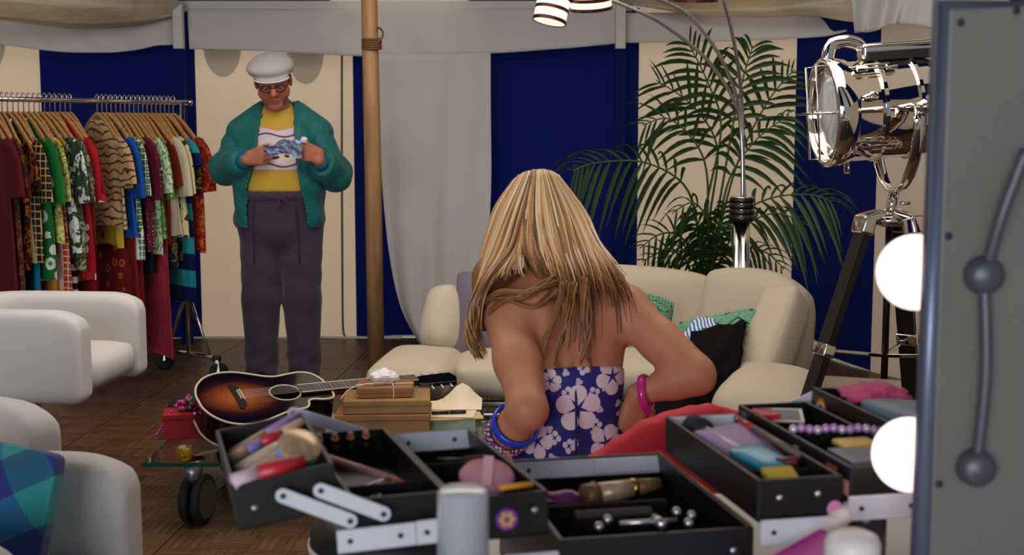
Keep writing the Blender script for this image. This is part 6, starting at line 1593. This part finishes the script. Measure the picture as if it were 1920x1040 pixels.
lay('makeup_brush', 'long rose handled brush lying across the second tray', 'brush', (-.478, .215, .942), (-.400, .115, .930), .0058, PINKL, m2, [(0, .8, 1, .8, PINKL, 'handle'), (.8, 1, .8, .3, M('coral_tip', (206, 116, 96), .5), 'brush_tip')])
lay('tweezers', 'silver tweezers in the front of the second tray', 'tweezers', (-.466, .120, .922), (-.428, .110, .936), .004, STEEL, m2)
lay('mascara', 'silver mascara tube crossing the rose brush in the second tray', 'make-up', (-.452, .085, .920), (-.406, .130, .928), .005, RIV, m2)
pf = empty('powder_puff', CM @ Vector((-.300, .100, .938)), Euler((R(20), R(5), 0)), label='round pink powder puff in the tray with the flower sticker', cat='make-up')
MB().lathe([(0, -.007), (.030, -.006), (.034, 0), (.030, .006), (0, .009)], 28).build('puff', M('pink_puff', (222, 150, 166), .9, var=.15, scale=60, bump=.4), pf, smooth=True)
MB().box((0, 0, .009), (.012, .060, .0015)).build('ribbon', M('pink_ribbon', (232, 176, 186), .6), pf)
lay('makeup_pencil', 'orange pencil resting on the near rim beside the flower sticker', 'make-up', (-.302, .012, .949), (-.262, .020, .949), .0032, M('orange_pencil', (226, 150, 40), .4))
lay('makeup_pencil', 'coral pencil standing in the tray behind the powder puff', 'make-up', (-.252, .14, .915), (-.262, .17, .948), .0034, M('coral_tip', (206, 116, 96), .5))
# hair-coloured brush bristles lying behind the puff
lay('makeup_brush', 'dark brown bristle brush behind the pink powder puff', 'brush', (-.335, .27, .915), (-.270, .23, .920), .010, M('brown_bristle', (74, 44, 26), .8, var=.3, scale=80), CM, [(0, .5, .5, .6, BLACKP, 'handle'), (.5, 1, .8, 1.3, None, 'bristles')])
# inside the box
rows = []
for i in range(8): rows.append([CM @ Vector((-.215 + .014 * j, .20 + .011 * i, .862 + .012 * math.sin(i * 1.2 + j * .8) + .006 * math.sin(j * 2.1))) for j in range(8)])
tag(MB().sheet(rows).build('purple_cloth', M('purple_satin', (132, 34, 120), .35, var=.1), solid=.002, smooth=True, sub=1), 'crumpled purple satin cloth in the main box', 'cloth')
lay('gold_tube', 'brown and gold tube lying in the main box', 'make-up', (-.150, .215, .872), (-.040, .235, .878), .016, TAN, CM, [(0, .18, 1.02, 1.02, M('brown_cap', (120, 84, 48), .4), 'tube_cap'), (.18, .62, .95, .8, M('beige_tube', (206, 176, 140), .35, .3), 'barrel'), (.62, .68, .82, .82, M('gold', (196, 150, 60), .25, 1.0, var=0), 'gold_ring'), (.68, 1, .75, .5, M('brown_cap', (120, 84, 48), .4), 'tube_end')])
tag(MB().box((0, 0, 0), (.10, .014, .075), mtx=CM @ Matrix.Translation((-.135, .14, .845)) @ Matrix.Rotation(R(28), 4, 'X')).build('flat_palette', M('charcoal_palette', (44, 40, 38), .5), bevel=.002), 'flat charcoal palette standing in front of the gold tube', 'make-up')
tag(MB().box((0, 0, 0), (.17, .008, .070), mtx=CM @ Matrix.Translation((-.13, .19, .835))).build('box_partition', CLIN, bevel=.001), 'black partition board standing in the main box', 'board')
# first right tray
lay('makeup_brush', 'big brush with black bristles and a white handle in the first right tray', 'brush', (.030, .305, .938), (.062, .170, .926), .013, WHP, CM, [(0, .22, 1.3, 1.35, M('black_bristle', (30, 32, 40), .85, var=.3, scale=90), 'bristles'), (.22, .34, .8, .7, M('silver_ferrule', (200, 190, 176), .3, .7), 'ferrule'), (.34, 1, .72, .5, WHP, 'handle')])
tag(MB().rbox((.080, .15, .016), .007, 6, .002, mtx=CM @ Matrix.Translation((.074, .205, .926)) @ Matrix.Rotation(R(9), 4, 'X') @ Matrix.Rotation(R(16), 4, 'Z')).build('lilac_pouch', M('lilac_pouch', (176, 140, 186), .6, var=.05), smooth=True), 'flat lilac pouch in the first right tray', 'pouch')
tag(MB().rbox((.050, .075, .012), .005, 6, .002, mtx=CM @ Matrix.Translation((.066, .140, .931)) @ Matrix.Rotation(R(8), 4, 'X') @ Matrix.Rotation(R(20), 4, 'Z')).build('teal_sachet', M('teal_plastic', (64, 160, 186), .3, var=.08), smooth=True), 'teal plastic sachet on the lilac pouch', 'sachet')
tag(MB().rbox((.030, .030, .014), .005, 6, mtx=CM @ Matrix.Translation((.068, .270, .930))).build('blue_case', M('cobalt_plastic', (30, 90, 206), .25), smooth=True), 'small cobalt blue case behind the lilac pouch', 'make-up')
lay('makeup_pencil', 'red pencil with a tan barrel along the right side of the first right tray', 'make-up', (.094, .300, .947), (.106, .110, .940), .004, TAN, CM, [(0, .04, .4, .9, WHP, 'tip'), (.04, .28, 1, 1, REDL, 'red_band'), (.28, 1, 1, 1, M('taupe_barrel', (120, 92, 80), .4), 'barrel')])
lay('lipstick', 'maroon lipstick in the front of the first right tray', 'make-up', (.078, .120, .930), (.100, .105, .934), .007, M('maroon_plastic', (110, 30, 50), .3))
for k, (c, nm_) in enumerate((((206, 180, 64), 'yellow'), ((96, 156, 196), 'light blue'), ((150, 146, 84), 'olive'))):
    tag(MB().rbox((.042, .030, .010), .004, 6, mtx=CM @ Matrix.Translation((.055, .056 - .014 * k, .932 - .006 * k)) @ Matrix.Rotation(R(20), 4, 'X')).build('sponge', M('sponge_' + nm_.replace(' ', '_'), c, .85, var=.08), smooth=True), nm_ + ' sponge at the front of the first right tray', 'sponge')
# second right tray: beads, card, red box
for row_, v0 in ((0, .155),):
    bl = empty('bead_string', n2 @ Vector((.13, v0, .95)), label='string of lilac and silver beads across the second right tray', cat='beads', world=True)
    for k in range(15): MB().ell(n2 @ Vector((.128 + .0105 * k, v0 + .028 - .0022 * k, .957 + .0015 * math.sin(k * 1.7))), (.0060, .0060, .0060), 12, 8).build('bead', M('lilac_pearl', (186, 140, 196), .2, .2, var=.1) if k % 3 else M('silver_pearl', (214, 196, 210), .15, .4, var=.1), bl, smooth=True)
fr_ = empty('photo_card', n2 @ Vector((.166, .290, .950)), Euler((R(14), 0, R(-6))), label='small white framed dark photo card in the second right tray', cat='card')
MB().box((0, 0, 0), (.044, .040, .002)).build('card_border', WHP, fr_); MB().box((0, 0, .0014), (.034, .030, .001)).build('card_picture', M('dark_photo', (44, 36, 60), .4, var=.3), fr_)
tag(MB().rbox((.030, .040, .016), .003, 5, mtx=n2 @ Matrix.Translation((.138, .300, .948))).build('red_compact', REDL), 'small red box beside the photo card', 'make-up')
tag(MB().rbox((.050, .034, .008), .003, 5, mtx=n2 @ Matrix.Translation((.180, .110, .953))).build('yellow_palette', M('mustard_plastic', (206, 166, 70), .4), smooth=True), 'flat mustard palette in front of the beads', 'make-up')
tag(MB().rbox((.085, .07, .02), .004, 5, mtx=n2 @ Matrix.Translation((.175, .060, .944))).build('grey_palette', M('slate_plastic', (88, 90, 104), .4)), 'slate grey palette box at the front of the second right tray', 'make-up')
# third right tray
crumple('pink_chiffon', 'crumpled pink chiffon spilling from the far right tray', n3 @ Vector((.305, .31, .972)), (.052, .050, .016), M('pink_chiffon', (206, 70, 120), .7, var=.15), 'cloth', 15)
tag(MB().rbox((.090, .17, .030), .008, 6, .003, mtx=n3 @ Matrix.Translation((.300, .170, .966)) @ Matrix.Rotation(R(-3), 4, 'X')).build('blue_grey_bag', M('blue_grey_vinyl', (96, 124, 136), .5, var=.06), smooth=True), 'flat blue-grey vinyl bag lying in the far right tray', 'bag')

# ---------------- things on the dressing table
sp = P(868, 1000, 1.20)
spb = empty('spray_bottle', (sp.x, sp.y, TBZ), label='blurred plastic bottle with a frosted clear cap in the foreground', cat='bottle')
ztop_ = P(868, 916, 1.20).z - TBZ
FROST = NT('frosted_cap'); FROST.base(lin((236, 236, 242))); FROST.set(Roughness=.3, Transmission_Weight=.7, IOR=1.15); FROST.translucent(lin((240, 240, 246)), .3); FROST = FROST.m
MB().lathe([(0, ztop_), (.0215, ztop_), (.0245, ztop_ - .004), (.0255, ztop_ - .09), (.0235, ztop_ - .09), (.0225, ztop_ - .006), (0, ztop_ - .004)], 32).build('clear_cap', FROST, spb, smooth=True)
MB().lathe([(0, ztop_ - .05), (.010, ztop_ - .05), (.012, ztop_ - .052), (.017, ztop_ - .064), (.017, ztop_ - .095)], 24).build('nozzle', M('grey_plastic', (150, 148, 152), .4), spb, smooth=True)
MB().lathe([(0, 0), (.028, 0), (.031, .004), (.031, ztop_ - .12), (.027, ztop_ - .094), (0, ztop_ - .092)], 32).build('bottle_body', M('pale_blue_bottle', (150, 156, 190), .3, var=.05), spb, smooth=True)
wt = lay('white_tube', 'white tube lying diagonally at the front of the dressing table', 'tube', (0, 0, 0), (0, 0, .1), .012, WHP, Matrix(), [])
for ch in list(wt.children): bpy.data.objects.remove(ch)
A, B = P(1470, 1052, 1.42), P(1612, 942, 1.50); WORLD[wt.name] = Matrix.Translation(A).inverted(); wt.location = A
MB().tube([A, A.lerp(B, .92), A.lerp(B, .97), B], [.0115, .0115, .010, .006], 18).build('barrel', WHP, wt, smooth=True)
mg_ = P(1560, 1030, 1.40)
mgb = empty('magenta_box', (mg_.x, mg_.y, TBZ), (0, 0, R(28)), label='magenta carton under the white tube', cat='box')
zz = P(1560, 1000, 1.43).z - TBZ
MB().box((0, 0, zz / 2), (.09, .05, zz)).build('carton', M('magenta_card', (176, 28, 140), .45, var=.05), mgb, rot=(0, R(-16), 0), bevel=.002)
MB().box((.0, 0, zz + .001), (.086, .046, .002)).build('carton_flap', M('magenta_card', (176, 28, 140)), mgb, rot=(0, R(-16), 0))
jr = P(1598, 1040, 1.33)
jar = empty('cream_jar', (jr.x, jr.y, TBZ), label='white domed cream jar in front of the magenta carton', cat='jar')
jz = P(1598, 993, 1.33).z - TBZ
MB().lathe([(0, 0), (.024, 0), (.028, .004), (.028, jz - .05), (0, jz - .05)], 30).build('jar_body', M('jar_glass', (206, 200, 206), .2), jar, smooth=True)
MB().lathe([(0, jz), (.016, jz - .0015), (.026, jz - .006), (.0295, jz - .014), (.0295, jz - .046), (.0285, jz - .05), (0, jz - .05)], 36).build('jar_lid', WHP, jar, smooth=True)
kj = P(1626, 966, 1.56)
kjr = empty('glass_jar', (kj.x, kj.y, TBZ), label='clear glass jar with pearl knobs behind the magenta carton', cat='jar')
kz = kj.z - TBZ
MB().lathe([(0, 0), (.022, 0), (.024, .004), (.024, kz), (.022, kz), (.022, .006), (0, .006)], 28).build('jar_body', M('clear_jar', (214, 206, 214), .05, var=0, trans=.9), kjr, smooth=True)
for k in range(3): MB().ell((.016 * math.cos(2.1 * k), .016 * math.sin(2.1 * k) - .006, kz + .004), (.0065, .0065, .0065), 12, 8).build('pearl', M('pearl', (232, 222, 220), .2), kjr, smooth=True)
tag(MB().box((0, 0, .002), (.20, .15, .004)).build('paper_sheet', M('paper_white', (216, 210, 208), .8, var=.03), loc=(.52, 1.74, TBZ), rot=(0, 0, R(-8)), bevel=.001), 'white paper sheet on the dressing table right of the case', 'paper')

# ================================================================ lit mirror seen from behind
MX0, MY, MTOP = .4440, 1.36, 1.483
GPAINT = NT('grey_hammered_paint'); v_ = GPAINT.coord(); GPAINT.base(GPAINT.mix(GPAINT.noise(v_, 6, 4), lin((104, 100, 95)), lin((120, 116, 110)))); GPAINT.set(Roughness=.5, Metallic=.25); GPAINT.bump(GPAINT.noise(v_, 120, 3), .15, .002); GPAINT = GPAINT.m
mir = empty('vanity_mirror', (MX0 + .30, MY, TBZ), label='grey backed vanity mirror with globe bulbs seen from behind at the right', cat='mirror', world=True)
mz = (TBZ + MTOP) / 2; mh = MTOP - TBZ - .001
MB().box((MX0 + .30, MY, mz), (.58, .016, mh)).build('back_panel', GPAINT, mir, bevel=.003)
fe = MB().tube([(MX0 + .004, MY, TBZ + .012), (MX0 + .004, MY, MTOP - .004), (MX0 + .60, MY, MTOP - .004), (MX0 + .60, MY, TBZ + .012)], .0115, 14)
fe.build('frame_edge', M('blue_grey_frame', (112, 118, 138), .35, .5, var=.06), mir, smooth=True)
MB().box((MX0 + .30, MY + .010, mz), (.46, .004, mh - .10)).build('mirror_glass', M('mirror_silver', (230, 230, 232), .02, 1.0, var=0), mir)
GLOBE = M('lit_globe', (255, 240, 236), .4, var=0, emis=(255, 228, 220), estr=1.7)
for (px, py) in ((1716, 510), (1706, 852)):
    c = P(px, py, 1.425); c.y = 1.425
    g_ = MB().ell(c, (.0425, .0425, .0425), 28, 18).build('globe_bulb', GLOBE, mir, smooth=True)
    MB().tube([(c.x + .02, MY + .008, c.z), (c.x + .008, c.y - .03, c.z)], .016, 14).build('bulb_socket', WHP, g_, smooth=True)
jb = M('conduit_metal', (92, 90, 98), .45, .5, var=.1)
bx1, bx2 = P(1843, 515, MY - .012), P(1828, 875, MY - .012)
for q in (bx1, bx2): MB().lathe([(0, 0), (.019, 0), (.021, .004), (.019, .016), (.012, .022), (0, .023)], 24, Matrix.Translation((q.x, MY - .008, q.z)) @ Matrix.Rotation(R(90), 4, 'X')).build('junction_box', jb, mir, smooth=True)
MB().tube(spline([(bx1.x, MY - .018, bx1.z - .01), (bx1.x + .004, MY - .022, (bx1.z + bx2.z) / 2), (bx2.x, MY - .018, bx2.z + .01)], 12), .0065, 10).build('conduit', jb, mir, smooth=True)
MB().tube(spline([(bx1.x + .002, MY - .018, bx1.z + .01), P(1880, 400, MY - .03), P(1925, 280, MY - .035)], 12), .0065, 10).build('conduit', jb, mir, smooth=True)
for (px, py) in ((1803, 42), (1780, 443), (1762, 908), (1908, 20)):
    q = P(px, py, MY - .01); MB().lathe([(0, 0), (.0042, 0), (.003, .002), (0, .0026)], 12, Matrix.Translation((q.x, MY - .008, q.z)) @ Matrix.Rotation(R(90), 4, 'X')).build('screw', RIVD, mir, smooth=True)
